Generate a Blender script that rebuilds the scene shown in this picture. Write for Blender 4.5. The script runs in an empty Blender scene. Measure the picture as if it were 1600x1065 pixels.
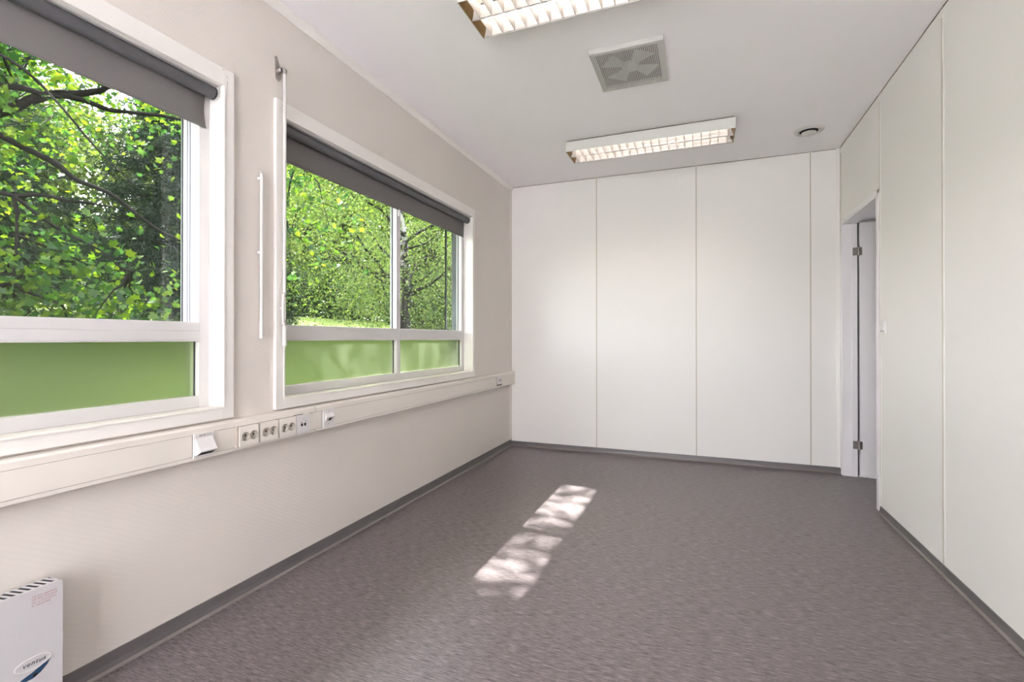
import bpy, math, random
import numpy as np
from mathutils import Vector, Matrix

S = bpy.context.scene
COL = S.collection

# ------------------------------------------------------------------ camera
W, H = 2.942, 2.7
cd = bpy.data.cameras.new('camera')
cam = bpy.data.objects.new('camera', cd)
COL.objects.link(cam)
cam.location = (1.86848, -4.76104, 1.1203)
cam.rotation_euler = (math.pi / 2 + 0.00357, 0, 0.37185)
cd.sensor_width = 36
cd.lens = 760.33 / 1600 * 36
cd.shift_y = -7.0 / 1600
cd.clip_start = 0.02
cd.clip_end = 400
S.camera = cam

# ------------------------------------------------------------------ sky, sun, exposure
SUN_DIR = Vector((-1, 0.125, 1.27)).normalized()          # towards the sun
wd = bpy.data.worlds.new('world')
S.world = wd
wd.use_nodes = True
nt = wd.node_tree
nt.nodes.clear()
wo = nt.nodes.new('ShaderNodeOutputWorld')
bg = nt.nodes.new('ShaderNodeBackground')
sky = nt.nodes.new('ShaderNodeTexSky')
sky.sky_type = 'NISHITA'
sky.sun_disc = False
sky.sun_elevation = math.asin(SUN_DIR.z)
sky.sun_rotation = math.atan2(SUN_DIR.x, SUN_DIR.y)
sky.dust_density = 3.0
sky.air_density = 1.0
hz = nt.nodes.new('ShaderNodeMixRGB')
hz.blend_type = 'MIX'
hz.inputs[0].default_value = 0.62
hz.inputs[2].default_value = (6.9, 6.6, 6.9, 1)           # bright thin cloud
nt.links.new(sky.outputs[0], hz.inputs[1])
nt.links.new(hz.outputs[0], bg.inputs[0])
bg.inputs[1].default_value = 0.60
nt.links.new(bg.outputs[0], wo.inputs[0])

sl = bpy.data.lights.new('sun', 'SUN')
sl.energy = 10.5
sl.angle = math.radians(0.55)
sl.color = (1.0, 0.965, 0.93)
so = bpy.data.objects.new('sun', sl)
so.rotation_euler = SUN_DIR.to_track_quat('Z', 'Y').to_euler()
so.location = (-20, 0, 25)
COL.objects.link(so)

LAMP = 6.0                                               # brightness of the fluorescent tubes
S.view_settings.view_transform = 'Standard'
S.view_settings.look = 'None'
S.view_settings.gamma = 1.0
S.view_settings.exposure = 2.5
S.view_settings.use_curve_mapping = False
cy = S.cycles
cy.use_denoising = True
try:
    cy.denoiser = 'OPENIMAGEDENOISE'
except Exception:
    pass
cy.max_bounces = 10
cy.diffuse_bounces = 6
cy.glossy_bounces = 4
cy.transmission_bounces = 8
cy.transparent_max_bounces = 24
cy.sample_clamp_indirect = 8.0
cy.caustics_reflective = False
cy.blur_glossy = 1.0


# ------------------------------------------------------------------ materials
def new_mat(name):
    m = bpy.data.materials.new(name)
    m.use_nodes = True
    t = m.node_tree
    t.nodes.clear()
    return m, t, t.nodes.new('ShaderNodeOutputMaterial')


def N(t, kind, **kw):
    n = t.nodes.new('ShaderNode' + kind)
    for k, v in kw.items():
        setattr(n, k, v)
    return n


def coords(t, scale=(1, 1, 1), rot=(0, 0, 0)):
    g = N(t, 'NewGeometry')
    m = N(t, 'Mapping')
    m.inputs['Scale'].default_value = scale
    m.inputs['Rotation'].default_value = rot
    t.links.new(g.outputs['Position'], m.inputs['Vector'])
    return m.outputs[0]


def plain(name, col, rough=0.5, var=0.04, nscale=6.0, metallic=0.0, bump=0.0, bscale=200.0, spec=0.5):
    """A painted or moulded surface: colour with a slight procedural variation."""
    m, t, o = new_mat(name)
    b = N(t, 'BsdfPrincipled')
    b.inputs['Roughness'].default_value = rough
    b.inputs['Metallic'].default_value = metallic
    b.inputs['Specular IOR Level'].default_value = spec
    c = coords(t)
    n = N(t, 'TexNoise')
    n.inputs['Scale'].default_value = nscale
    n.inputs['Detail'].default_value = 3
    t.links.new(c, n.inputs['Vector'])
    r = N(t, 'ValToRGB')
    r.color_ramp.elements[0].position = 0.3
    r.color_ramp.elements[1].position = 0.7
    r.color_ramp.elements[0].color = (*[x * (1 - var) for x in col], 1)
    r.color_ramp.elements[1].color = (*[min(1, x * (1 + var)) for x in col], 1)
    t.links.new(n.outputs[0], r.inputs[0])
    t.links.new(r.outputs[0], b.inputs['Base Color'])
    if bump:
        n2 = N(t, 'TexNoise')
        n2.inputs['Scale'].default_value = bscale
        t.links.new(c, n2.inputs['Vector'])
        bp = N(t, 'Bump')
        bp.inputs['Strength'].default_value = bump
        bp.inputs['Distance'].default_value = 0.001
        t.links.new(n2.outputs[0], bp.inputs['Height'])
        t.links.new(bp.outputs[0], b.inputs['Normal'])
    t.links.new(b.outputs[0], o.inputs[0])
    return m


def wallpaper_mat():
    m = plain('woven_wallpaper', (0.695, 0.648, 0.60), 0.55, 0.02, 2.0)
    t = m.node_tree
    b = [n for n in t.nodes if n.type == 'BSDF_PRINCIPLED'][0]
    hs = []
    for ang, sc in ((0.55, 120.0), (-0.9, 90.0)):
        w = N(t, 'TexWave')
        w.bands_direction = 'Z'
        w.inputs['Scale'].default_value = sc / 6.28
        w.inputs['Distortion'].default_value = 1.6
        w.inputs['Detail'].default_value = 1.5
        t.links.new(coords(t, (1, 1, 1), (ang, 0, 0)), w.inputs['Vector'])
        hs.append(w.outputs[1] if len(w.outputs) > 1 else w.outputs[0])
    a = N(t, 'Math')
    a.operation = 'ADD'
    t.links.new(hs[0], a.inputs[0])
    t.links.new(hs[1], a.inputs[1])
    bp = N(t, 'Bump')
    bp.inputs['Strength'].default_value = 0.13
    bp.inputs['Distance'].default_value = 0.0012
    t.links.new(a.outputs[0], bp.inputs['Height'])
    t.links.new(bp.outputs[0], b.inputs['Normal'])
    return m


def floor_mat():
    m, t, o = new_mat('streaked_linoleum')
    b = N(t, 'BsdfPrincipled')
    n1 = N(t, 'TexNoise')
    n1.inputs['Scale'].default_value = 1.0
    n1.inputs['Detail'].default_value = 5
    n1.inputs['Roughness'].default_value = 0.75
    t.links.new(coords(t, (20, 215, 1)), n1.inputs['Vector'])
    r = N(t, 'ValToRGB')
    e = r.color_ramp.elements
    e[0].position, e[0].color = 0.37, (0.046, 0.036, 0.034, 1)
    e[1].position, e[1].color = 0.64, (0.265, 0.226, 0.234, 1)
    x = r.color_ramp.elements.new(0.5)
    x.color = (0.138, 0.114, 0.117, 1)
    t.links.new(n1.outputs[0], r.inputs[0])
    n2 = N(t, 'TexNoise')
    n2.inputs['Scale'].default_value = 1.0
    n2.inputs['Detail'].default_value = 2
    t.links.new(coords(t, (60, 420, 1)), n2.inputs['Vector'])
    r2 = N(t, 'ValToRGB')
    r2.color_ramp.elements[0].position, r2.color_ramp.elements[0].color = 0.66, (0, 0, 0, 1)
    r2.color_ramp.elements[1].position, r2.color_ramp.elements[1].color = 0.78, (1, 1, 1, 1)
    t.links.new(n2.outputs[0], r2.inputs[0])
    mx = N(t, 'MixRGB')
    mx.inputs[2].default_value = (0.34, 0.30, 0.30, 1)
    t.links.new(r2.outputs[0], mx.inputs[0])
    t.links.new(r.outputs[0], mx.inputs[1])
    t.links.new(mx.outputs[0], b.inputs['Base Color'])
    b.inputs['Roughness'].default_value = 0.36
    b.inputs['Specular IOR Level'].default_value = 0.55
    bp = N(t, 'Bump')
    bp.inputs['Strength'].default_value = 0.12
    bp.inputs['Distance'].default_value = 0.0006
    t.links.new(n1.outputs[0], bp.inputs['Height'])
    t.links.new(bp.outputs[0], b.inputs['Normal'])
    t.links.new(b.outputs[0], o.inputs[0])
    return m


def glass_mat():
    m, t, o = new_mat('clear_glass')
    a = N(t, 'BsdfTransparent')
    a.inputs[0].default_value = (0.86, 0.88, 0.87, 1)
    g = N(t, 'BsdfGlossy')
    g.inputs['Roughness'].default_value = 0.02
    lw = N(t, 'LayerWeight')
    p5 = N(t, 'Math')
    p5.operation = 'POWER'
    p5.inputs[1].default_value = 5.0
    t.links.new(lw.outputs['Facing'], p5.inputs[0])
    f = N(t, 'Math')
    f.operation = 'MULTIPLY_ADD'
    f.inputs[1].default_value = 0.7
    f.inputs[2].default_value = 0.035
    t.links.new(p5.outputs[0], f.inputs[0])
    mx = N(t, 'MixShader')
    t.links.new(f.outputs[0], mx.inputs[0])
    t.links.new(a.outputs[0], mx.inputs[1])
    t.links.new(g.outputs[0], mx.inputs[2])
    t.links.new(mx.outputs[0], o.inputs[0])
    return m


def frosted_mat():
    m, t, o = new_mat('frosted_glass')
    a = N(t, 'BsdfRefraction')
    a.inputs['Roughness'].default_value = 0.55
    a.inputs['IOR'].default_value = 1.25
    a.inputs[0].default_value = (0.55, 0.60, 0.44, 1)
    n = N(t, 'TexNoise')
    n.inputs['Scale'].default_value = 260
    t.links.new(coords(t), n.inputs['Vector'])
    bp = N(t, 'Bump')
    bp.inputs['Strength'].default_value = 0.15
    bp.inputs['Distance'].default_value = 0.0005
    t.links.new(n.outputs[0], bp.inputs['Height'])
    t.links.new(bp.outputs[0], a.inputs['Normal'])
    d = N(t, 'BsdfTranslucent')
    d.inputs[0].default_value = (0.80, 0.86, 0.84, 1)
    g = N(t, 'BsdfGlossy')
    g.inputs['Roughness'].default_value = 0.25
    mx = N(t, 'MixShader')
    mx.inputs[0].default_value = 0.04
    t.links.new(a.outputs[0], mx.inputs[1])
    t.links.new(d.outputs[0], mx.inputs[2])
    mx2 = N(t, 'MixShader')
    mx2.inputs[0].default_value = 0.05
    t.links.new(mx.outputs[0], mx2.inputs[1])
    t.links.new(g.outputs[0], mx2.inputs[2])
    t.links.new(mx2.outputs[0], o.inputs[0])
    return m


def opal_mat():
    m, t, o = new_mat('opal_fill_glass')
    d = N(t, 'BsdfTranslucent')
    d.inputs[0].default_value = (0.95, 0.95, 0.95, 1)
    a = N(t, 'BsdfTransparent')
    mx = N(t, 'MixShader')
    mx.inputs[0].default_value = 0.80
    t.links.new(a.outputs[0], mx.inputs[1])
    t.links.new(d.outputs[0], mx.inputs[2])
    t.links.new(mx.outputs[0], o.inputs[0])
    return m


def leaf_mat(name, cols, trans=0.45):
    m, t, o = new_mat(name)
    g = N(t, 'NewGeometry')
    r = N(t, 'ValToRGB')
    els = r.color_ramp.elements
    k = len(cols)
    els[0].color = (*cols[0], 1)
    els[0].position = 0
    els[1].color = (*cols[-1], 1)
    els[1].position = 1
    for i in range(1, k - 1):
        e = els.new(i / (k - 1))
        e.color = (*cols[i], 1)
    t.links.new(g.outputs['Random Per Island'], r.inputs[0])
    d = N(t, 'BsdfDiffuse')
    tr = N(t, 'BsdfTranslucent')
    gl = N(t, 'BsdfGlossy')
    gl.inputs['Roughness'].default_value = 0.35
    hs = N(t, 'HueSaturation')
    hs.inputs['Hue'].default_value = 0.48
    hs.inputs['Saturation'].default_value = 1.1
    hs.inputs['Value'].default_value = 1.5
    t.links.new(r.outputs[0], d.inputs[0])
    t.links.new(r.outputs[0], hs.inputs['Color'])
    t.links.new(hs.outputs[0], tr.inputs[0])
    m1 = N(t, 'MixShader')
    m1.inputs[0].default_value = trans
    t.links.new(d.outputs[0], m1.inputs[1])
    t.links.new(tr.outputs[0], m1.inputs[2])
    m2 = N(t, 'MixShader')
    m2.inputs[0].default_value = 0.012
    t.links.new(m1.outputs[0], m2.inputs[1])
    t.links.new(gl.outputs[0], m2.inputs[2])
    t.links.new(m2.outputs[0], o.inputs[0])
    return m


def emit_mat(name, col, s):
    m, t, o = new_mat(name)
    e = N(t, 'Emission')
    e.inputs[0].default_value = (*col, 1)
    e.inputs[1].default_value = s
    t.links.new(e.outputs[0], o.inputs[0])
    return m


def fabric_mat():
    m = plain('blind_fabric', (0.225, 0.210, 0.205), 0.85, 0.03, 900.0, bump=0.3, bscale=900)
    t = m.node_tree
    b = [n for n in t.nodes if n.type == 'BSDF_PRINCIPLED'][0]
    o = [n for n in t.nodes if n.type == 'OUTPUT_MATERIAL'][0]
    tr = N(t, 'BsdfTranslucent')
    tr.inputs[0].default_value = (0.16, 0.145, 0.14, 1)
    mx = N(t, 'MixShader')
    mx.inputs[0].default_value = 0.22
    t.links.new(b.outputs[0], mx.inputs[1])
    t.links.new(tr.outputs[0], mx.inputs[2])
    t.links.new(mx.outputs[0], o.inputs[0])
    return m


def birch_mat():
    m, t, o = new_mat('birch_bark')
    b = N(t, 'BsdfPrincipled')
    b.inputs['Roughness'].default_value = 0.8
    n = N(t, 'TexNoise')
    n.inputs['Scale'].default_value = 1.0
    n.inputs['Detail'].default_value = 3
    t.links.new(coords(t, (3.0, 3.0, 4.5)), n.inputs['Vector'])
    r = N(t, 'ValToRGB')
    r.color_ramp.elements[0].position, r.color_ramp.elements[0].color = 0.50, (0.008, 0.007, 0.006, 1)
    r.color_ramp.elements[1].position, r.color_ramp.elements[1].color = 0.60, (0.16, 0.155, 0.15, 1)
    g = N(t, 'NewGeometry')
    sx = N(t, 'SeparateXYZ')
    t.links.new(g.outputs['Position'], sx.inputs[0])
    mr = N(t, 'MapRange')                                  # rough black bark near the foot, white bark higher up
    mr.inputs['From Min'].default_value = 1.5
    mr.inputs['From Max'].default_value = 4.6
    mr.inputs['To Min'].default_value = -0.22
    mr.inputs['To Max'].default_value = 0.07
    t.links.new(sx.outputs[2], mr.inputs[0])
    ad = N(t, 'Math')
    t.links.new(n.outputs[0], ad.inputs[0])
    t.links.new(mr.outputs[0], ad.inputs[1])
    t.links.new(ad.outputs[0], r.inputs[0])
    b.inputs['Specular IOR Level'].default_value = 0.1
    t.links.new(r.outputs[0], b.inputs['Base Color'])
    t.links.new(b.outputs[0], o.inputs[0])
    return m


def grass_mat():
    m, t, o = new_mat('lawn_grass')
    b = N(t, 'BsdfPrincipled')
    b.inputs['Roughness'].default_value = 0.9
    b.inputs['Specular IOR Level'].default_value = 0.1
    n = N(t, 'TexNoise')
    n.inputs['Scale'].default_value = 1.6
    n.inputs['Detail'].default_value = 8
    t.links.new(coords(t), n.inputs['Vector'])
    r = N(t, 'ValToRGB')
    r.color_ramp.elements[0].position, r.color_ramp.elements[0].color = 0.3, (0.044, 0.068, 0.013, 1)
    r.color_ramp.elements[1].position, r.color_ramp.elements[1].color = 0.7, (0.086, 0.112, 0.024, 1)
    t.links.new(n.outputs[0], r.inputs[0])
    t.links.new(r.outputs[0], b.inputs['Base Color'])
    t.links.new(b.outputs[0], o.inputs[0])
    return m


M = dict(
    paper=wallpaper_mat(),
    panel=plain('painted_wall_panel', (0.80, 0.782, 0.755), 0.62, 0.012, 1.2, spec=0.22),
    ceil=plain('ceiling_board', (0.89, 0.87, 0.89), 0.6, 0.012, 1.5),
    floor=floor_mat(),
    base=plain('vinyl_skirting', (0.128, 0.117, 0.116), 0.38, 0.05, 8),
    toe=plain('vinyl_skirting_toe', (0.20, 0.175, 0.165), 0.38, 0.05, 8),
    white=plain('white_gloss_paint', (0.80, 0.770, 0.730), 0.32, 0.01, 5),
    upvc=plain('white_window_frame', (0.62, 0.605, 0.595), 0.28, 0.01, 5),
    trunk=plain('cream_plastic', (0.76, 0.715, 0.655), 0.38, 0.012, 5),
    sock=plain('ivory_socket_plastic', (0.78, 0.735, 0.675), 0.3, 0.01, 5),
    well=plain('shaded_well_plastic', (0.50, 0.46, 0.40), 0.35, 0.01, 5),  # socket plastic darkened, the shade of the recess put into the colour
    sockw=plain('white_socket_plastic', (0.72, 0.70, 0.69), 0.3, 0.01, 5),
    strip=plain('beige_cover_strip', (0.50, 0.455, 0.385), 0.4, 0.05, 20),
    gasket=plain('dark_rubber', (0.03, 0.03, 0.045), 0.5, 0.1, 20),
    seam=plain('grey_seal', (0.16, 0.16, 0.22), 0.5, 0.1, 20),
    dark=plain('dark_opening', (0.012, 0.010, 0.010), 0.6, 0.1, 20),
    lidgap=plain('joint_shadow_gap', (0.16, 0.13, 0.11), 0.7, 0.1, 20),
    metal=plain('brushed_metal', (0.40, 0.37, 0.34), 0.35, 0.12, 60, metallic=0.9),
    tube=plain('blind_roller_skin', (0.090, 0.088, 0.093), 0.45, 0.04, 60),
    fabric=fabric_mat(),
    rod=plain('rod_white_plastic', (0.62, 0.60, 0.57), 0.3, 0.01, 5),
    glass=glass_mat(),
    frost=frosted_mat(),
    opal=opal_mat(),
    lampbody=plain('lamp_white_enamel', (0.66, 0.655, 0.62), 0.35, 0.01, 5),
    reflect=plain('lamp_louvre_aluminium', (0.42, 0.39, 0.365), 0.35, 0.02, 30, metallic=0.3),
    amber=plain('lamp_end_reflector', (0.36, 0.23, 0.10), 0.3, 0.1, 30, metallic=0.6),
    tubeglow=emit_mat('fluorescent_glow', (1.0, 0.93, 0.86), LAMP),
    grille=plain('grille_plastic', (0.62, 0.605, 0.58), 0.4, 0.02, 20),
    grilleback=plain('grille_cavity', (0.15, 0.135, 0.135), 0.7, 0.1, 10),
    heater=plain('heater_enamel', (0.56, 0.545, 0.555), 0.35, 0.01, 5),
    blue=plain('blue_print', (0.018, 0.055, 0.12), 0.4, 0.05, 30),
    black=plain('black_print', (0.015, 0.015, 0.02), 0.4, 0.05, 30),
    red=plain('faded_red_print', (0.50, 0.32, 0.32), 0.5, 0.05, 30),
    doorw=plain('door_white_paint', (0.82, 0.795, 0.81), 0.35, 0.01, 5),
    facade=plain('facade_board', (0.10, 0.115, 0.12), 0.7, 0.04, 3),
    rail=plain('guide_rail_metal', (0.008, 0.009, 0.010), 0.6, 0.1, 30, spec=0.1),
    eave=plain('eave_board', (0.45, 0.44, 0.42), 0.7, 0.04, 3),
    bounce_ground=plain('pale_bounce_paving', (0.74, 0.71, 0.70), 0.8, 0.06, 1.5),
    bark=plain('dark_bark', (0.010, 0.009, 0.008), 0.95, 0.5, 9, spec=0.05),
    birch=birch_mat(),
    grass=grass_mat(),
    maple=leaf_mat('maple_leaf', [(0.011, 0.034, 0.010), (0.018, 0.052, 0.012), (0.040, 0.088, 0.012), (0.072, 0.112, 0.016)], 0.58),
    birchleaf=leaf_mat('birch_leaf', [(0.025, 0.054, 0.014), (0.044, 0.083, 0.019), (0.070, 0.110, 0.026), (0.104, 0.138, 0.036)], 0.45),
    pine=leaf_mat('pine_needle', [(0.0030, 0.0080, 0.0048), (0.006, 0.014, 0.0075), (0.012, 0.024, 0.011)], 0.15),
    bushleaf=leaf_mat('shrub_leaf', [(0.012, 0.030, 0.009), (0.024, 0.048, 0.012), (0.045, 0.070, 0.018)], 0.4),
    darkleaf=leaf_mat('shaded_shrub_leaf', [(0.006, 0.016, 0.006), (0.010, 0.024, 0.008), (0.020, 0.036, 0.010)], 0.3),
    farleaf=leaf_mat('far_leaf', [(0.036, 0.066, 0.016), (0.062, 0.100, 0.022), (0.100, 0.135, 0.034)], 0.45),
)


# ------------------------------------------------------------------ builders
class MB:
    def __init__(s):
        s.v = []
        s.f = []
        s.sm = []

    def _add(s, vs, fs, smooth=False):
        o = len(s.v)
        s.v += [tuple(p) for p in vs]
        s.f += [tuple(i + o for i in f) for f in fs]
        s.sm += [smooth] * len(fs)
        return s

    def box(s, x0, x1, y0, y1, z0, z1):
        x0, x1 = sorted((x0, x1)); y0, y1 = sorted((y0, y1)); z0, z1 = sorted((z0, z1))
        v = [(x0, y0, z0), (x1, y0, z0), (x1, y1, z0), (x0, y1, z0), (x0, y0, z1), (x1, y0, z1), (x1, y1, z1), (x0, y1, z1)]
        return s._add(v, [(0, 3, 2, 1), (4, 5, 6, 7), (0, 1, 5, 4), (1, 2, 6, 5), (2, 3, 7, 6), (3, 0, 4, 7)])

    def prism(s, poly, axis, a, b, smooth=False):
        """poly: 2D outline in the two other axes (order x,y,z without axis)."""
        def P(u, w, t):
            return {0: (t, u, w), 1: (u, t, w), 2: (u, w, t)}[axis]
        n = len(poly)
        v = [P(u, w, a) for u, w in poly] + [P(u, w, b) for u, w in poly]
        f = [(i, (i + 1) % n, n + (i + 1) % n, n + i) for i in range(n)]
        s._add(v, f, smooth)
        return s._add(v, [tuple(range(n - 1, -1, -1)), tuple(range(n, 2 * n))])

    def tube(s, pts, rad, n=12, caps=True):
        pts = [Vector(p) for p in pts]
        if not isinstance(rad, (list, tuple)):
            rad = [rad] * len(pts)
        vs, fs = [], []
        up = Vector((0.13, 0.27, 1)).normalized()
        prev = None
        for i, p in enumerate(pts):
            d = (pts[min(i + 1, len(pts) - 1)] - pts[max(i - 1, 0)]).normalized()
            if prev is None:
                a = d.cross(up)
                if a.length < 0.05:
                    a = d.cross(Vector((1, 0, 0)))
                a.normalize()
            else:
                a = (prev - d * prev.dot(d))
                a.normalize()
            prev = a
            b = d.cross(a)
            for k in range(n):
                t = 2 * math.pi * k / n
                vs.append(p + (a * math.cos(t) + b * math.sin(t)) * rad[i])
        for i in range(len(pts) - 1):
            for k in range(n):
                fs.append((i * n + k, i * n + (k + 1) % n, (i + 1) * n + (k + 1) % n, (i + 1) * n + k))
        s._add(vs, fs, True)
        if caps:
            s._add(vs[:n], [tuple(range(n - 1, -1, -1))])
            s._add(vs[-n:], [tuple(range(n))])
        return s

    def lathe(s, prof, c, axis='z', n=40):
        """prof: (radius, height) pairs, revolved about an axis through c."""
        vs, fs = [], []
        for r, h in prof:
            for k in range(n):
                t = 2 * math.pi * k / n
                a, b = r * math.cos(t), r * math.sin(t)
                vs.append((c[0] + a, c[1] + b, c[2] + h) if axis == 'z' else (c[0] + h, c[1] + a, c[2] + b))
        for i in range(len(prof) - 1):
            for k in range(n):
                fs.append((i * n + k, i * n + (k + 1) % n, (i + 1) * n + (k + 1) % n, (i + 1) * n + k))
        return s._add(vs, fs, True)

    def each(s, name, mat, parent=None, bevel=0.0):
        """one object per connected piece"""
        key = {}
        par = {}

        def find(a):
            while par[a] != a:
                par[a] = par[par[a]]
                a = par[a]
            return a
        ids = [tuple(round(q, 6) for q in p) for p in s.v]
        for i in ids:
            par.setdefault(i, i)
        for f in s.f:
            r0 = find(ids[f[0]])
            for i in f[1:]:
                par[find(ids[i])] = r0
        groups = {}
        for f, sm in zip(s.f, s.sm):
            groups.setdefault(find(ids[f[0]]), []).append((f, sm))
        out = []
        for g_ in groups.values():
            m_ = MB()
            mp = {}
            for f, sm in g_:
                for i in f:
                    if i not in mp:
                        mp[i] = len(m_.v)
                        m_.v.append(s.v[i])
                m_.f.append(tuple(mp[i] for i in f))
                m_.sm.append(sm)
            out.append(m_.build(name, mat, parent, bevel))
        return out

    def build(s, name, mat, parent=None, bevel=0.0, seg=2):
        org = Vector((0, 0, 0))
        if parent is not None:
            q = parent
            while q is not None:
                org += Vector(q.location)
                q = q.parent
        me = bpy.data.meshes.new(name)
        me.from_pydata([tuple(Vector(p) - org) for p in s.v], [], s.f)
        me.polygons.foreach_set('use_smooth', s.sm)
        me.materials.append(mat)
        me.update()
        o = bpy.data.objects.new(name, me)
        COL.objects.link(o)
        if parent is not None:
            o.parent = parent
        if bevel:
            b = o.modifiers.new('bevel', 'BEVEL')
            b.width = bevel
            b.segments = seg
            b.limit_method = 'ANGLE'
        return o


def tag(o, label=None, cat=None, group=None, kind=None):
    if label: o['label'] = label
    if cat: o['category'] = cat
    if group: o['group'] = group
    if kind: o['kind'] = kind
    return o


def empty(name, loc, **kw):
    o = bpy.data.objects.new(name, None)
    o.location = loc
    o.empty_display_size = 0.1
    COL.objects.link(o)
    return tag(o, **kw)


def copy_tree(o, parent=None):
    c = o.copy()
    COL.objects.link(c)
    c.parent = parent
    for ch in [x for x in COL.objects if x.parent == o]:
        copy_tree(ch, c)
    return c


def text_mesh(name, txt, size, mat, origin, right, up, parent, depth=0.0004, align='CENTER', shear=0.0, spacing=1.0):
    cu = bpy.data.curves.new(name, 'FONT')
    cu.body = txt
    cu.size = size
    cu.extrude = depth
    cu.align_x = align
    cu.align_y = 'CENTER'
    cu.shear = shear
    cu.space_character = spacing
    tmp = bpy.data.objects.new(name + '_tmp', cu)
    COL.objects.link(tmp)
    bpy.context.view_layer.update()
    me = bpy.data.meshes.new_from_object(tmp.evaluated_get(bpy.context.evaluated_depsgraph_get()))
    bpy.data.objects.remove(tmp)
    right, up = Vector(right).normalized(), Vector(up).normalized()
    out = right.cross(up)
    org = Vector((0, 0, 0))
    q = parent
    while q is not None:
        org += Vector(q.location)
        q = q.parent
    mt = Matrix((right, up, out)).transposed().to_4x4()
    mt.translation = Vector(origin) - org
    me.transform(mt)
    me.materials.clear()
    me.materials.append(mat)
    me.name = name
    o = bpy.data.objects.new(name, me)
    COL.objects.link(o)
    o.parent = parent
    return o


YB = -6.6          # rear end of the room, behind the camera

# ------------------------------------------------------------------ room shell
WT = 0.19          # outer wall thickness
wins = [(-5.405, -3.264), (-3.047, -0.905)]
Z0, Z1 = 0.785, 2.246                     # casing outer
C = 0.05                                  # casing width at the sides
holes = [(a + C - 0.018, b - C + 0.018) for a, b in wins]
HZ0, HZ1 = 0.817, 2.188

tag(MB().box(-0.02, 4.7, YB, 3.0, -0.12, 0).build('floor', M['floor']), kind='structure')
tag(MB().box(-WT, 4.7, YB, 3.0, H, H + 0.15).build('ceiling', M['ceil']), kind='structure')
w = MB()
ys = [YB, holes[0][0], holes[0][1], holes[1][0], holes[1][1], 0.2]
for i in range(5):
    if i in (1, 3):
        w.box(-WT + 0.02, 0, ys[i], ys[i + 1], -0.12, HZ0).box(-WT + 0.02, 0, ys[i], ys[i + 1], HZ1, H)
    else:
        w.box(-WT + 0.02, 0, ys[i], ys[i + 1], -0.12, H)
tag(w.build('wall_left', M['paper']), kind='structure')
w = MB()
for i in range(5):
    a = ys[i] if i else YB
    b = ys[i + 1] if i < 4 else 3.0
    if i in (1, 3):
        w.box(-WT, -WT + 0.02, a, b, -0.6, HZ0).box(-WT, -WT + 0.02, a, b, HZ1, H + 0.15)
    else:
        w.box(-WT, -WT + 0.02, a, b, -0.6, H + 0.15)
# grey boards lining the outer window reveals
for a, b in holes:
    w.box(-WT, -0.115, b - 0.014, b, HZ0, HZ1).box(-WT, -0.115, a, a + 0.014, HZ0, HZ1)
    w.box(-WT - 0.03, -0.115, a, b, HZ0 - 0.0, HZ0 + 0.012)
tag(w.build('wall_outside', M['facade']), kind='structure')
tag(MB().box(-WT + 0.02, W + 0.098, 0, 0.2, -0.1, H).build('wall_back', M['panel']), kind='structure')
DY0, DY1, DZ = -0.935, -0.045, 2.075
w = MB().box(W, W + 0.098, YB, DY0, 0, H).box(W, W + 0.098, DY1, 0, 0, H).box(W, W + 0.098, DY0, DY1, DZ, H)
tag(w.build('wall_right', M['panel']), kind='structure')
w = MB()
w.box(-WT, 0.20, YB - 0.1, YB, -0.1, H).box(1.945, 4.7, YB - 0.1, YB, -0.1, H)
w.box(0.20, 1.945, YB - 0.1, YB, -0.1, 0.12).box(0.20, 1.945, YB - 0.1, YB, 2.55, H)
tag(w.build('wall_front', M['panel']), kind='structure')
r = empty('window_3', (1.07, YB, 0.12), kind='structure')  # added window behind the camera, built to bring fill daylight into the room
f = MB()
for x in (0.20, 1.04, 1.90):
    f.box(x, x + 0.045, YB - 0.07, YB + 0.01, 0.12, 2.55)
f.box(0.2, 1.945, YB - 0.07, YB + 0.01, 0.12, 0.17).box(0.2, 1.945, YB - 0.07, YB + 0.01, 2.50, 2.55)
f.build('frame', M['upvc'], r)
for x in (0.245, 1.085):
    MB().box(x, x + 0.81, YB - 0.0401, YB - 0.040, 0.17, 2.50).build('fill_pane', M['opal'], r)
tag(MB().box(-0.15, 9.0, -30, YB - 0.1, -0.5, -0.25).build('bounce_ground', M['bounce_ground']), kind='structure')  # added pale ground out of view, bounces daylight up to the ceiling
tag(MB().box(4.6, 4.7, YB, 3.0, 0, H).build('wall_far', M['panel']), kind='structure')
w = MB().box(-WT, 3.5, 3.0, 3.1, -0.1, H).box(4.2, 4.7, 3.0, 3.1, -0.1, H)
w.box(3.5, 4.2, 3.0, 3.1, -0.1, 1.0).box(3.5, 4.2, 3.0, 3.1, 1.7, H)
tag(w.build('wall_end', M['panel']), kind='structure')
r = empty('window_4', (3.85, 3.05, 1.0), kind='structure')  # added small window out of view, brightens the hallway
MB().box(3.5, 3.55, 3.0, 3.06, 1.0, 1.7).box(4.15, 4.2, 3.0, 3.06, 1.0, 1.7).box(3.5, 4.2, 3.0, 3.06, 1.0, 1.05).box(3.5, 4.2, 3.0, 3.06, 1.65, 1.7).build('frame', M['upvc'], r)
MB().box(3.55, 4.15, 3.040, 3.0401, 1.05, 1.65).build('fill_pane', M['opal'], r)
tag(MB().box(-1.0, -WT, YB, 6.0, H + 0.02, H + 0.16).build('roof', M['eave']), kind='structure')


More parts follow.
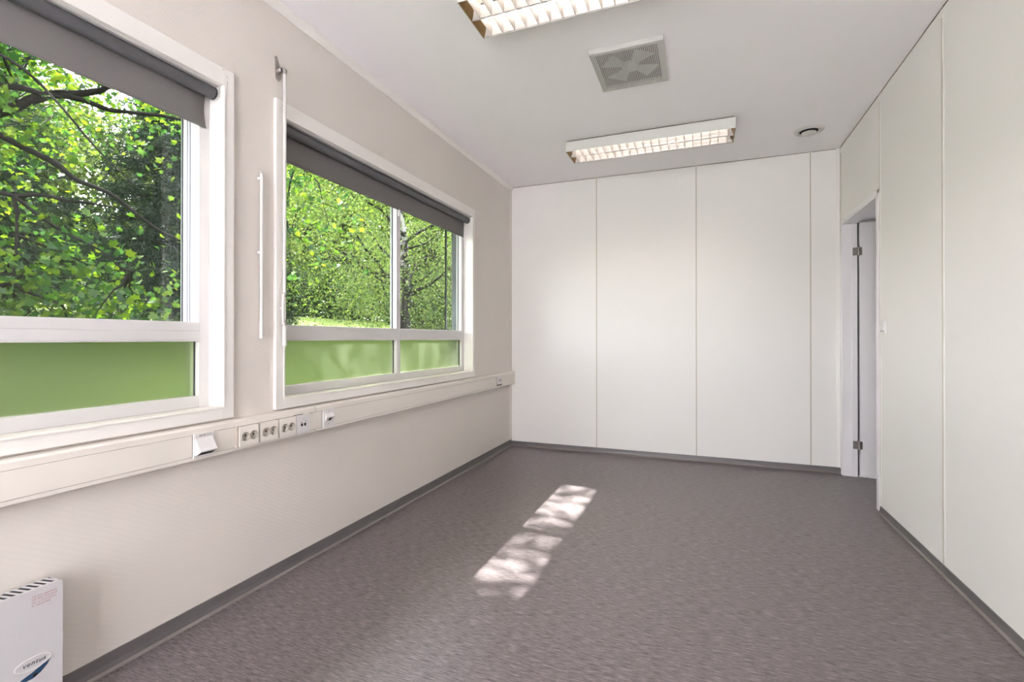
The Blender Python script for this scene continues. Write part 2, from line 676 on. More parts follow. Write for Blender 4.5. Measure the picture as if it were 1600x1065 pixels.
def skirting(name, h, axis, a, b, flip, at):
    root = empty(name, (0, 0, 0), kind='structure')
    prof = [(0, 0), (0.012, 0), (0.0105, 0.012), (0.007, 0.026), (0.006, h), (0, h)]
    toe = [(0.012, 0), (0.021, 0), (0.021, 0.003), (0.0118, 0.010)]
    def tr(p):
        return [((at + flip * u), z) for u, z in p]
    MB().prism(tr(prof), axis, a, b).build('skirting_face', M['base'], root)
    MB().prism(tr(toe), axis, a, b).build('skirting_toe', M['toe'], root)


skirting('baseboard_left', 0.060, 1, YB, 0, 1, 0)
skirting('baseboard_back', 0.048, 0, 0.0, W, -1, 0)
skirting('baseboard_right', 0.042, 1, YB, DY0 - 0.045, -1, W)
# cornice along the window wall
tag(MB().prism([(0, H), (0.0, H - 0.040), (0.010, H - 0.040), (0.026, H - 0.016), (0.030, H)], 1, YB, 0).build('trim_1', M['white'], bevel=0.002), kind='structure')
k = 2
# cover strips over the panel joints: back wall
for x in (0.905, 1.822, 2.728):
    r = empty('trim_%d' % k, (x, 0, 0), kind='structure'); k += 1
    MB().box(x - 0.0045, x + 0.0045, -0.0035, 0, 0.05, H).build('strip', M['strip'], r)
    MB().box(x - 0.016, x - 0.0045, -0.002, 0, 0.05, H).box(x + 0.0045, x + 0.016, -0.002, 0, 0.05, H).each('strip_flange', M['panel'], r)
for y in (-0.972, -1.85, -2.75, -3.65, -4.55, -5.45):
    r = empty('trim_%d' % k, (W, y, 0), kind='structure'); k += 1
    MB().box(W - 0.003, W, y - 0.004, y + 0.004, 0.045, H - 0.05 if y > -2 else H).build('strip', M['strip'], r)
    MB().box(W - 0.002, W, y - 0.014, y - 0.004, 0.045, H).box(W - 0.002, W, y + 0.004, y + 0.014, 0.045, H).each('strip_flange', M['panel'], r)
# corner strips
r = empty('trim_%d' % k, (0, 0, 0), kind='structure'); k += 1
MB().box(0, 0.004, -0.035, 0, 0.06, H - 0.04).each('strip_flange', M['trunk'], r)
MB().box(0.0, 0.008, -0.006, 0, 0.06, H).build('strip', M['strip'], r)
r = empty('trim_%d' % k, (W, 0, 0), kind='structure'); k += 1
MB().box(W - 0.030, W, -0.004, 0, 0.045, H).box(W - 0.004, W, -0.03, 0, 0.045, H).each('strip_flange', M['panel'], r, bevel=0.001)
MB().box(W - 0.005, W, -0.036, -0.031, 2.09, H - 0.05).build('strip', M['strip'], r)
# dark joint between ceiling and back wall, right wall
tag(MB().box(0, W, -0.003, 0, H - 0.004, H).box(W - 0.003, W, YB, 0, H - 0.004, H).build('trim_%d' % k, M['lidgap']), kind='structure')
k += 1


# ------------------------------------------------------------------ windows
def window(num, y0, y1, deep):
    root = empty('window_%d' % num, (0, (y0 + y1) / 2, Z0), kind='structure')
    a, b = y0 + C, y1 - C                       # lining faces
    zb, zt = 0.835, 2.17
    # casing: four boards on the room face
    c = MB()
    c.box(0.0, 0.018, y0, a + 0.002, Z0, Z1).box(0.0, 0.018, b - 0.002, y1, Z0, Z1)
    c.box(0.0, 0.018, a, b, zt, Z1).box(0.0, 0.018, a, b, Z0, zb + 0.002)
    c.build('casing', M['white'], root, bevel=0.003)
    # raised bead along the inner edge of the casing
    c = MB()
    c.box(0.018, 0.022, a - 0.006, a + 0.002, zb - 0.006, zt + 0.006).box(0.018, 0.022, b - 0.002, b + 0.006, zb - 0.006, zt + 0.006)
    c.box(0.018, 0.022, a, b, zt - 0.001, zt + 0.006).box(0.018, 0.022, a, b, zb - 0.006, zb + 0.001)
    c.build('casing_bead', M['white'], root, bevel=0.0015)
    c = MB()
    c.box(-0.07, 0.0, a - 0.016, a, zb - 0.016, zt + 0.016).box(-0.07, 0.0, b, b + 0.016, zb - 0.016, zt + 0.016)
    c.box(-0.07, 0.0, a, b, zt, zt + 0.016).box(-0.07, 0.0, a, b, zb - 0.016, zb)
    c.build('lining', M['white'], root, bevel=0.001)
    # frame
    xf, xb = -0.066, -0.118
    ym = (a + b) / 2 + 0.035 if num == 2 else (a + b) / 2
    fw = 0.046
    f = MB()
    f.box(xb, xf, a, a + fw, zb, zt).box(xb, xf, b - fw, b, zb, zt)
    f.box(xb, xf, a + fw, b - fw, zt - 0.05, zt).box(xb, xf, a + fw, b - fw, zb, zb + 0.048)
    f.build('frame', M['upvc'], root, bevel=0.0025)
    m = MB().box(xb, xf + 0.001, ym - 0.023, ym + 0.023, zb + 0.046, zt - 0.048)
    m.build('mullion', M['upvc'], root, bevel=0.0025)
    for i, (p, q) in enumerate(((a + fw, ym - 0.023), (ym + 0.023, b - fw))):
        t = MB().box(xb, xf + 0.001, p, q, 1.107, 1.187)
        if deep:
            t.box(xf + 0.001, xf + 0.004, p, q, 1.113, 1.147).box(xf + 0.001, xf + 0.0025, p, q, 1.15, 1.181)
        t.build('transom', M['upvc'], root, bevel=0.002)
        # frosted pane below
        MB().box(-0.100, -0.092, p, q, zb + 0.044, 1.109).build('frosted_pane', M['frost'], root)
        g = MB()
        for (u, v_) in ((p, p + 0.004), (q - 0.004, q)):
            g.box(-0.0915, -0.086, u, v_, zb + 0.048, 1.107)
        g.each('gasket', M['gasket'], root)
        # clear pane above
        if deep and i == 1 or deep:
            xs = -0.176
            s_ = MB()
            s_.box(xs, xb, p - 0.02, p + 0.0, 1.16, zt - 0.03).box(xs, xb, q, q + 0.02, 1.16, zt - 0.03)
            s_.box(xs, xb, p - 0.02, q + 0.02, 1.13, 1.187).box(xs, xb, p - 0.02, q + 0.02, zt - 0.05, zt - 0.01)
            s_.build('sash', M['upvc'], root, bevel=0.002)
            g = MB().box(-0.1215, -0.1175, q - 0.0012, q + 0.001, 1.187, zt - 0.05).box(-0.137, -0.133, q - 0.0012, q + 0.001, 1.187, zt - 0.05)
            g.each('seal_gap', M['seam'], root)
            xg = -0.170
        else:
            xg = -0.105
        g = MB()
        for (u, v_) in ((p, p + 0.003), (q - 0.003, q)):
            g.box(xg + 0.002, xg + 0.009, u, v_, 1.187, zt - 0.05)
        g.each('gasket', M['gasket'], root)
        MB().box(xg - 0.004, xg, p, q, 1.18, zt - 0.045).build('glass_pane', M['glass'], root)
    # screw holes at the casing corners
    s_ = MB()
    for yy, zz in ((y1 - 0.052, 2.236), (y1 - 0.036, 2.214), (y1 - 0.034, 2.19), (y0 + 0.022, 2.205), (y0 + 0.035, 2.222), (y0 + 0.022, 2.187), (y0 + 0.037, 2.20)):
        s_.lathe([(0.0, 0.0004), (0.0018, 0.0003), (0.0018, 0)], (0.0182, yy, zz), 'x', 10)
    s_.each('screw_hole', M['lidgap'], root)
    return ym


ym1 = window(1, *wins[0], True)
ym2 = window(2, *wins[1], False)
win2 = [o for o in COL.objects if o.name == 'window_2'][0]
MB().prism([(ym2 - 0.008, 1.955), (ym2 + 0.008, 1.955), (ym2 + 0.008, 1.998), (ym2 - 0.004, 2.004)], 0, -0.066, -0.056).build('catch', M['sockw'], win2, bevel=0.001)


# ------------------------------------------------------------------ roller blinds
def blind(y0, y1, label, curl):
    a, b = y0 + C + 0.004, y1 - C - 0.004
    root = empty('roller_blind', (-0.03, (a + b) / 2, 2.17), label=label, cat='blind', group='grey roller blinds in the two windows')
    zc, r = 2.141, 0.0245
    MB().tube([(-0.030, a + 0.012, zc), (-0.030, b - 0.012, zc)], r, 32).build('roller_tube', M['tube'], root)
    ca = MB()
    for yy, d in ((a + 0.012, -1), (b - 0.012, 1)):
        ca.tube([(-0.030, yy, zc), (-0.030, yy + d * 0.005, zc)], r + 0.001, 24)
    ca.each('end_cap', M['black'], root)
    for yy, d in ((a, 1), (b, -1)):
        br = MB()
        pts = [(-0.058, 2.169), (-0.002, 2.169)] + [(-0.030 + 0.028 * math.cos(t), zc + 0.028 * math.sin(t)) for t in [-i * math.pi / 12 for i in range(13)]]
        br.prism(pts, 1, yy, yy + d * 0.003)
        br.build('bracket', M['rod'], root)
    MB().box(-0.064, -0.004, a + 0.002, b - 0.002, 2.1655, 2.1695).build('mounting_rail', M['rod'], root, bevel=0.001)
    # fabric hangs from the window side of the tube
    f = MB()
    prof = [(-0.030 + 0.0255 * math.cos(t), zc + 0.0255 * math.sin(t)) for t in [math.pi * (0.55 + 0.45 * i / 6) for i in range(7)]]
    n = 26
    zb = 1.995
    cols = []
    for j in range(n + 1):
        s_ = j / n
        y = a + 0.022 + (b - a - 0.044) * s_
        col = list(prof)
        for q in range(1, 9):
            u = q / 8
            col.append((-0.0555 - 0.004 * math.sin(u * math.pi * 0.5), zc - (zc - zb) * u))
        cols.append([(x, y, z) for x, z in col])
    m_ = len(cols[0])
    vs = []
    for j, c_ in enumerate(cols):
        for i, (x, y, z) in enumerate(c_):
            u = max(0.0, (zc - z) / (zc - zb))
            if j == n and curl:
                y -= 0.008 * math.sin(u * math.pi) - 0.006 * u
            if j == n - 1 and curl:
                y -= 0.002 * math.sin(u * math.pi)
            vs.append((x, y, z))
    fs = [(j * m_ + i, (j + 1) * m_ + i, (j + 1) * m_ + i + 1, j * m_ + i + 1) for j in range(n) for i in range(m_ - 1)]
    f._add(vs, fs, True)
    fo = f.build('fabric', M['fabric'], root)
    sd = fo.modifiers.new('thickness', 'SOLIDIFY')
    sd.thickness = 0.0008
    hb = MB().tube([(-0.0600, a + 0.026, zb + 0.0045), (-0.0600, b - 0.024, zb + 0.0045)], 0.0035, 10)
    hb.build('hem_bar', M['fabric'], root)


blind(*wins[0], 'dark grey roller blind, partly lowered, in the nearer window', True)
blind(*wins[1], 'dark grey roller blind, partly lowered, in the farther window with the mullion', False)

# ------------------------------------------------------------------ crank rods
r = empty('crank_rod', (0.0, -3.02, 2.4), label='white crank rod hanging from a metal wall bracket, over the edge of the far window', cat='crank rod')
yk = -3.018
MB().prism([(yk - 0.022, 2.445), (yk - 0.013, 2.452), (yk + 0.010, 2.40), (yk + 0.012, 2.35), (yk - 0.002, 2.335), (yk - 0.016, 2.345), (yk - 0.018, 2.37)], 0, 0.0, 0.004).build('wall_plate', M['metal'], r, bevel=0.001)
MB().lathe([(0.0, 0.022), (0.011, 0.020), (0.013, 0.012), (0.015, 0.0)], (0.004, yk - 0.002, 2.385), 'x', 20).build('gear_boss', M['metal'], r)
j = MB().tube([(0.022, yk - 0.002, 2.385), (0.034, yk, 2.388)], 0.008, 14)
j.build('ring', M['gasket'], r)
MB().tube([(0.032, yk, 2.392), (0.040, yk, 2.380), (0.040, yk, 2.362)], [0.009, 0.010, 0.008], 12).build('universal_joint', M['metal'], r)
MB().tube([(0.040, yk, 2.366), (0.040, yk, 1.335)], 0.0075, 16).build('shaft', M['rod'], r)
MB().tube([(0.040, yk, 1.335), (0.040, yk, 1.328)], 0.0105, 16).tube([(0.040, yk, 1.190), (0.040, yk, 1.176)], 0.0105, 16).each('collar', M['metal'], r)
MB().tube([(0.040, yk, 1.328), (0.040, yk, 1.186)], 0.0062, 14).box(0.0335, 0.0465, yk - 0.0105, yk - 0.006, 1.186, 1.328).build('crank_arm', M['rod'], r)
MB().tube([(0.040, yk, 1.178), (0.040, yk, 1.084)], 0.0105, 18).build('grip', M['rod'], r)
c = MB().tube([(0.040, yk - 0.0025, 1.318), (0.047, yk - 0.0025, 1.318)], 0.004, 10).tube([(0.040, yk - 0.0025, 1.200), (0.047, yk - 0.0025, 1.200)], 0.004, 10)
c.each('pivot_pin', M['metal'], r)
MB().box(0.019, 0.036, yk - 0.006, yk + 0.006, 1.255, 1.268).build('clip', M['rod'], r)

r = empty('crank_rod', (0.0, -3.128, 1.5), label='slim white crank handle lying upright on the wall between the windows', cat='crank rod')
MB().tube([(0.020, -3.128, 1.86), (0.020, -3.128, 1.165)], 0.0075, 16).build('shaft', M['rod'], r)
MB().tube([(0.020, -3.128, 1.19), (0.020, -3.128, 1.12)], 0.0092, 16).build('grip', M['rod'], r)
MB().tube([(0.020, -3.1275, 1.176), (0.0285, -3.1285, 1.176)], 0.003, 10).tube([(0.020, -3.1275, 1.135), (0.0295, -3.1285, 1.135)], 0.0025, 10).each('rivet', M['metal'], r)
MB().box(0.0, 0.016, -3.135, -3.121, 1.835, 1.848).box(0.0, 0.016, -3.135, -3.121, 1.50, 1.513).each('wall_clip', M['rod'], r, bevel=0.001)
MB().tube([(0.020, -3.128, 1.857), (0.010, -3.124, 1.872), (0.003, -3.122, 1.874)], 0.004, 8).build('hook', M['rod'], r)

# ------------------------------------------------------------------ cable trunking
TX, TB, TT = 0.048, 0.647, 0.777
r = empty('cable_trunking', (0, -3.0, TB), label='long cream cable trunking running along the wall under both windows', cat='cable trunking')
MB().prism([(0.0013, TB), (TX - 0.004, TB), (TX, TB + 0.003), (TX, TT - 0.008), (TX - 0.008, TT), (0.0013, TT)], 1, YB + 0.01, -2.829).build('body', M['trunk'], r, bevel=0.001)
MB().prism([(0.0013, TB), (TX - 0.004, TB), (TX, TB + 0.003), (TX, TT - 0.008), (TX - 0.008, TT), (0.0013, TT)], 1, -2.826, -0.012).build('body', M['trunk'], r, bevel=0.001)
MB().prism([(0.0013, TB + 0.001), (TX - 0.005, TB + 0.001), (TX - 0.002, TB + 0.004), (TX - 0.002, TT - 0.009), (TX - 0.009, TT - 0.001), (0.0013, TT - 0.001)], 1, -2.830, -2.825).build('joint', M['lidgap'], r)
MB().box(0.0013, TX + 0.001, -0.012, -0.002, TB - 0.001, TT + 0.001).each('end_cap', M['trunk'], r, bevel=0.001)
lz0, lz1 = 0.664, 0.7475
MB().box(TX - 0.002, TX + 0.0004, YB + 0.02, -0.30, lz0 - 0.0012, lz1 + 0.0012).build('lid_groove', M['lidgap'], r)
for a, b in ((YB + 0.02, -3.468), (-3.380, -3.284), (-2.877, -2.785), (-2.696, -0.498), (-0.368, -0.03)):
    MB().box(TX - 0.001, TX + 0.0022, a + 0.001, b - 0.001, lz0, lz1).build('lid', M['trunk'], r, bevel=0.0008)

# ------------------------------------------------------------------ sockets and outlets in the trunking
PX = TX + 0.001


def plate_with_wells(y0, y1, z0, z1, centres, rad, x0, x1):
    """face plate with round holes, each hole in its own square cell"""
    m_ = MB()
    n = 32
    cw = (y1 - y0) / len(centres)
    for i, (cy_, cz_) in enumerate(centres):
        a, b = y0 + i * cw, y0 + (i + 1) * cw
        outer, inner = [], []
        for k_ in range(n):
            t = 2 * math.pi * (k_ + 0.5) / n
            dx, dz = math.cos(t), math.sin(t)
            inner.append((x1, cy_ + rad * dx, cz_ + rad * dz))
            ss = []
            if dx > 1e-6: ss.append((b - cy_) / dx)
            if dx < -1e-6: ss.append((a - cy_) / dx)
            if dz > 1e-6: ss.append((z1 - cz_) / dz)
            if dz < -1e-6: ss.append((z0 - cz_) / dz)
            q = min(ss)
            outer.append([x1, cy_ + q * dx, cz_ + q * dz])
        for (yy, zz) in ((a, z0), (a, z1), (b, z0), (b, z1)):
            bi = min(range(n), key=lambda q: (outer[q][1] - yy) ** 2 + (outer[q][2] - zz) ** 2)
            outer[bi][1], outer[bi][2] = yy, zz
        m_._add(inner + [tuple(p) for p in outer], [(k_, (k_ + 1) % n, n + (k_ + 1) % n, n + k_) for k_ in range(n)])
    m_._add([(x0, y0, z0), (x0, y1, z0), (x0, y1, z1), (x0, y0, z1), (x1, y0, z0), (x1, y1, z0), (x1, y1, z1), (x1, y0, z1)],
            [(0, 1, 5, 4), (1, 2, 6, 5), (2, 3, 7, 6), (3, 0, 4, 7)])
    return m_


def double_socket(y0, label):
    y1 = y0 + 0.0975
    z0, z1 = 0.664, 0.747
    x1 = TX + 0.017
    cs = [(y0 + 0.0305, 0.7035), (y0 + 0.0705, 0.7035)]
    root = empty('double_socket', (TX, y0, z0), label=label, cat='power socket', group='double power sockets set in the trunking')
    plate_with_wells(y0 + 0.002, y1 - 0.002, z0, z1, cs, 0.0185, TX, x1).build('face_plate', M['sock'], root)
    for (cy_, cz_) in cs:
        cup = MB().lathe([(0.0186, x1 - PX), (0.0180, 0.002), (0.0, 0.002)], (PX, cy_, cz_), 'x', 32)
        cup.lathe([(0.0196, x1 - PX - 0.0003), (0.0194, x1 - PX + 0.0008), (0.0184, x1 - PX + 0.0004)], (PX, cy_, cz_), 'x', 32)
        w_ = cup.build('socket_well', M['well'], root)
        h = MB()
        for d in (-0.0085, 0.0095):
            h.lathe([(0.0, 0.0028), (0.0037, 0.0027), (0.0037, 0.002)], (PX, cy_ + d, cz_ + 0.001), 'x', 12)
        h.each('pin_hole', M['dark'], w_)
        e_ = MB().box(PX + 0.002, PX + 0.012, cy_ - 0.003, cy_ + 0.003, cz_ + 0.0155, cz_ + 0.0175).box(PX + 0.002, PX + 0.012, cy_ - 0.003, cy_ + 0.003, cz_ - 0.0175, cz_ - 0.0155)
        e_.each('earth_clip', M['metal'], w_)
        MB().lathe([(0.0, 0.0008), (0.0018, 0.0006), (0.0018, 0.0)], (x1, cy_ - 0.0195, cz_ - 0.012), 'x', 10).each('screw', M['black'], root)
    return root


so1 = double_socket(-3.276, 'ivory double power socket beside the beige end piece, first of the row of three')
for y, l in ((-3.172, 'ivory double power socket, middle one of the row of three'),
             (-3.067, 'ivory double power socket, third of the row, beside the twin data outlet')):
    c = copy_tree(so1)
    c.location.y = y
    c['label'] = l
tag(MB().box(so1.location.x - 0.005, TX + 0.012, -3.2845, -3.276, 0.662, 0.749).build('socket_end_piece', M['strip'], bevel=0.001), 'narrow beige end piece at the near end of the row of double sockets', 'end piece')

r = empty('data_outlet', (TX, -2.92, 0.664), label='white twin data outlet plate beside the third double power socket', cat='data outlet')
MB().box(TX, TX + 0.014, -2.966, -2.880, 0.662, 0.749).build('face_plate', M['sockw'], r, bevel=0.0015)
MB().box(TX + 0.001, TX + 0.006, -2.968, -2.915, 0.749, 0.7515).box(TX + 0.001, TX + 0.005, -2.968, -2.878, 0.6605, 0.662).each('edge_gap', M['lidgap'], r)
for yy in (-2.932, -2.912):
    MB().box(TX + 0.014, TX + 0.0146, yy - 0.006, yy + 0.006, 0.694, 0.708).each('jack_opening', M['dark'], r)
MB().box(TX + 0.014, TX + 0.0146, -2.942, -2.929, 0.7135, 0.7155).box(TX + 0.014, TX + 0.0146, -2.914, -2.900, 0.7155, 0.7175).each('label_mark', M['black'], r)
MB().lathe([(0.0042, 0.0), (0.0042, 0.0012), (0.0032, 0.0012), (0.0032, 0)], (TX + 0.014, -2.920, 0.728), 'x', 16).build('symbol_ring', M['strip'], r)


def hooded(y0, y1, z0, z1, hy0, hy1, hz0, hz1, label, wide):
    root = empty('hooded_data_outlet', (TX, (y0 + y1) / 2, z0), label=label, cat='data outlet')
    MB().box(TX, TX + 0.007, y0, y1, z0, z1).build('face_plate', M['sockw'], root, bevel=0.0012)
    xa, xo = TX + 0.007, TX + 0.007 + (0.030 if wide else 0.014)
    zk = hz0 + (hz1 - hz0) * (0.30 if wide else 0.52)
    h = MB().prism([(xa, hz1), (xo, zk), (xo - 0.002, zk - 0.003), (xa, hz0)], 1, hy0, hy1)
    ho = h.build('slanted_hood', M['sockw'], root, bevel=0.0008)
    # jack opening on the underside
    p = Vector((xo - 0.002, 0, zk - 0.003)); q = Vector((xa, 0, hz0))
    d = (q - p); n_ = Vector((d.z, 0, -d.x)).normalized()
    if n_.z > 0: n_ = -n_
    f0, f1 = (0.12, 0.86) if wide else (0.12, 0.82)
    ya, yb = (hy0 + 0.006, hy1 - 0.006) if wide else ((hy0 + hy1) / 2 - 0.009, (hy0 + hy1) / 2 + 0.009)
    A, B = p + d * f0 + n_ * 0.0006, p + d * f1 + n_ * 0.0006
    MB()._add([(A.x, ya, A.z), (A.x, yb, A.z), (B.x, yb, B.z), (B.x, ya, B.z)], [(0, 1, 2, 3), (3, 2, 1, 0)]).each('jack_opening', M['dark'], ho)
    return root, xa


r, xa = hooded(-3.466, -3.381, 0.658, 0.750, -3.460, -3.390, 0.666, 0.7335, 'white hooded data outlet with a printed label strip, left of the double sockets', True)
MB().box(xa, xa + 0.0006, -3.456, -3.386, 0.7375, 0.7478).build('label_strip', M['sockw'], r)
text_mesh('label_text', 'DATA  2. 4', 0.0100, M['black'], (xa + 0.0010, -3.421, 0.7425), (0, 1, 0), (0, 0, 1), r, depth=0.0002)
r, xa = hooded(-2.782, -2.698, 0.660, 0.7485, -2.768, -2.712, 0.690, 0.732, 'small white hooded data outlet on the trunking under the far window', False)
s_ = MB()
for zz in (0.7385, 0.676):
    s_.lathe([(0.0, 0.001), (0.0022, 0.0008), (0.0022, 0)], (xa, -2.742, zz), 'x', 10)
s_.each('screw', M['metal'], r)
r = empty('wall_outlet', (TX, -0.43, 0.66), label='small white twin outlet at the far end of the trunking, by the corner', cat='data outlet')
MB().box(TX, TX + 0.008, -0.492, -0.372, 0.678, 0.750).build('face_plate', M['sockw'], r, bevel=0.0015)
for yy in (-0.445, -0.412):
    MB().box(TX + 0.008, TX + 0.0086, yy - 0.010, yy + 0.010, 0.704, 0.728).each('jack_opening', M['strip'], r)
    MB().box(TX + 0.0086, TX + 0.0090, yy - 0.004, yy + 0.007, 0.708, 0.722).each('pin_hole', M['lidgap'], r)

# ------------------------------------------------------------------ panel heater
HX0, HX1 = 0.028, 0.092
hy0, hy1, hz0, hz1 = -4.62, -3.893, 0.085, 0.405
r = empty('panel_heater', (0.06, -4.25, hz0), label='white electric panel heater on the wall below the nearer window', cat='heater')
f = MB()
n = 6
def rrect(y0, y1, z0, z1, rad):
    pts = []
    for (cy_, cz_, t0) in ((y1 - rad, z1 - rad, 0), (y0 + rad, z1 - rad, 90), (y0 + rad, z0 + rad, 180), (y1 - rad, z0 + rad, 270)):
        for i in range(n + 1):
            t = math.radians(t0 + 90 * i / n)
            pts.append((cy_ + rad * math.cos(t), cz_ + rad * math.sin(t)))
    return pts
f.prism(rrect(hy0, hy1, hz0, hz1 - 0.002, 0.008), 0, HX1 - 0.010, HX1)
f.box(HX0, HX1 - 0.01, hy1 - 0.003, hy1, hz0 + 0.01, hz1 - 0.006).box(HX0, HX1 - 0.01, hy0, hy0 + 0.003, hz0 + 0.01, hz1 - 0.006)
f.box(HX0, HX1 - 0.01, hy0, hy1, hz0 + 0.004, hz0 + 0.007)
f.build('casing', M['heater'], r, bevel=0.002)
MB().box(HX0, HX0 + 0.004, hy0 + 0.004, hy1 - 0.004, hz0 + 0.01, hz1 - 0.006).build('back_panel', M['heater'], r)
g = MB()
yy = hy1 - 0.014
while yy > hy0 + 0.02:                               # slanted fins across the top outlet
    t0, t1 = hz1 - 0.0035, hz1 - 0.0055
    g._add([(HX0, yy - 0.0065, t0), (HX0, yy - 0.0005, t0), (HX1 - 0.009, yy + 0.0105, t0), (HX1 - 0.009, yy + 0.0045, t0),
            (HX0, yy - 0.0065, t1), (HX0, yy - 0.0005, t1), (HX1 - 0.009, yy + 0.0105, t1), (HX1 - 0.009, yy + 0.0045, t1)],
           [(0, 1, 2, 3), (4, 7, 6, 5), (0, 3, 7, 4), (1, 5, 6, 2), (0, 4, 5, 1), (3, 2, 6, 7)])
    yy -= 0.0175
g.build('outlet_grille', M['heater'], r)
MB().box(HX0 + 0.004, HX1 - 0.011, hy0 + 0.006, hy1 - 0.005, hz1 - 0.060, hz1 - 0.0062).build('dark_cavity_block', M['dark'], r)  # dark block stands in for the shade between the fins
MB().box(0.0, HX0, hy1 - 0.12, hy1 - 0.09, hz0 + 0.03, hz1 - 0.05).box(0.0, HX0, hy0 + 0.09, hy0 + 0.12, hz0 + 0.03, hz1 - 0.05).each('wall_bracket', M['metal'], r)
MB().tube([(0.050, hy1, 0.205), (0.050, hy1 + 0.010, 0.205)], [0.013, 0.011], 20).build('thermostat_knob', M['rod'], r, bevel=0.001)
lc = (HX1, -3.962, 0.196)
o_ = MB()
el = []
for i in range(36):
    t = 2 * math.pi * i / 36
    el.append((0.041 * math.cos(t), 0.017 * math.sin(t)))
o_.prism([(lc[1] + a_, lc[2] + b_) for a_, b_ in el], 0, HX1, HX1 + 0.0012)
oo = o_.build('logo_oval', M['heater'], r)
ring = MB()
pts = [(HX1 + 0.0010, lc[1] + a_ * 1.0, lc[2] + b_ * 1.0) for a_, b_ in el]
ring.tube(pts + pts[:2], 0.0011, 8, caps=False)
ring.build('logo_rim', M['white'], oo)
text_mesh('logo_text', 'ventus', 0.0180, M['black'], (HX1 + 0.0014, lc[1] + 0.002, lc[2] + 0.001), (0, 1, 0), (0, 0, 1), oo, depth=0.0003, shear=0.25, spacing=1.12)
sw = [(-3.996, 0.158), (-3.985, 0.163), (-3.965, 0.169), (-3.945, 0.177), (-3.927, 0.188), (-3.922, 0.190), (-3.930, 0.174), (-3.945, 0.160), (-3.962, 0.152), (-3.980, 0.152)]
MB().prism(sw, 0, HX1, HX1 + 0.0008).build('blue_swoosh', M['blue'], r)
MB().lathe([(0.0, 0.0022), (0.0050, 0.0018), (0.0052, 0.0)], (HX1, -3.958, 0.160), 'x', 16).build('indicator_button', M['black'], r)
for i, tx in enumerate(('M\u00e5 ikke tildekkes', 'M\u00e5 ikke tild\u00e6kkes', 'F\u00e5r ej \u00f6vert\u00e4ckas', 'Ei saa peitt\u00e4\u00e4')):
    text_mesh('warning_text', tx, 0.0082, M['red'], (HX1 + 0.0008, -3.9655, 0.382 - i * 0.0082), (0, 1, 0), (0, 0, 1), r, depth=0.0002, align='LEFT')

# ------------------------------------------------------------------ door opening, door and switch
r = empty('door_1', (W, -0.49, 0), kind='structure')
DH = 2.060
j = MB()
j.box(W - 0.004, W + 0.100, DY1 - 0.030, DY1, 0, DH + 0.015)               # far jamb
j.box(W + 0.062, W + 0.100, DY1 - 0.038, DY1 - 0.03, 0, DH)
j.box(W - 0.004, W + 0.100, DY0, DY0 + 0.030, 0, DH + 0.015)               # near jamb
j.box(W - 0.004, W + 0.100, DY0, DY1, DH - 0.010, DH + 0.015)              # head
j.build('frame', M['doorw'], r, bevel=0.0015)
c = MB().box(W - 0.006, W, DY1 - 0.014, DY1 + 0.012, 0, DH + 0.028).box(W - 0.006, W, DY0 - 0.030, DY0 + 0.004, 0, DH + 0.028).box(W - 0.006, W, DY0 - 0.03, DY1 + 0.012, DH + 0.004, DH + 0.028)
c.build('architrave', M['doorw'], r, bevel=0.0015)
hx = W + 0.100
lf = MB().box(hx + 0.014, hx + 0.854, -0.090, -0.050, 0.012, DH - 0.004)
lo = lf.build('leaf', M['doorw'], r, bevel=0.002)
MB().box(hx + 0.003, hx + 0.012, -0.060, -0.040, 0.0, DH).each('seal_gap', M['dark'], r)  # dark strip standing in for the shade in the gap beside the leaf
for zz in (1.822, 0.258):
    h = MB().tube([(hx + 0.006, -0.098, zz - 0.034), (hx + 0.006, -0.098, zz + 0.034)], 0.007, 14)
    h.box(hx - 0.034, hx + 0.002, -0.0865, -0.0835, zz - 0.032, zz + 0.032).box(hx + 0.010, hx + 0.030, -0.0935, -0.0905, zz - 0.032, zz + 0.032)
    h.build('hinge', M['metal'], r, bevel=0.001)
hd = MB().tube([(hx + 0.78, -0.09, 1.02), (hx + 0.78, -0.14, 1.02), (hx + 0.66, -0.145, 1.02)], 0.009, 12)
hd.build('door_handle', M['metal'], lo)

r = empty('light_switch', (W, -1.05, 1.15), label='white rocker light switch on the wall beside the doorway', cat='light switch')
MB().box(W - 0.010, W, -1.088, -1.003, 1.150, 1.245).build('face_plate', M['sockw'], r, bevel=0.002)
MB().prism([(W - 0.010, 1.168), (W - 0.019, 1.170), (W - 0.013, 1.224), (W - 0.010, 1.226)], 1, -1.072, -1.019).build('rocker', M['sockw'], r, bevel=0.001)
MB().box(W - 0.0125, W - 0.010, -1.072, -1.019, 1.1645, 1.168).build('rocker_gap', M['lidgap'], r)


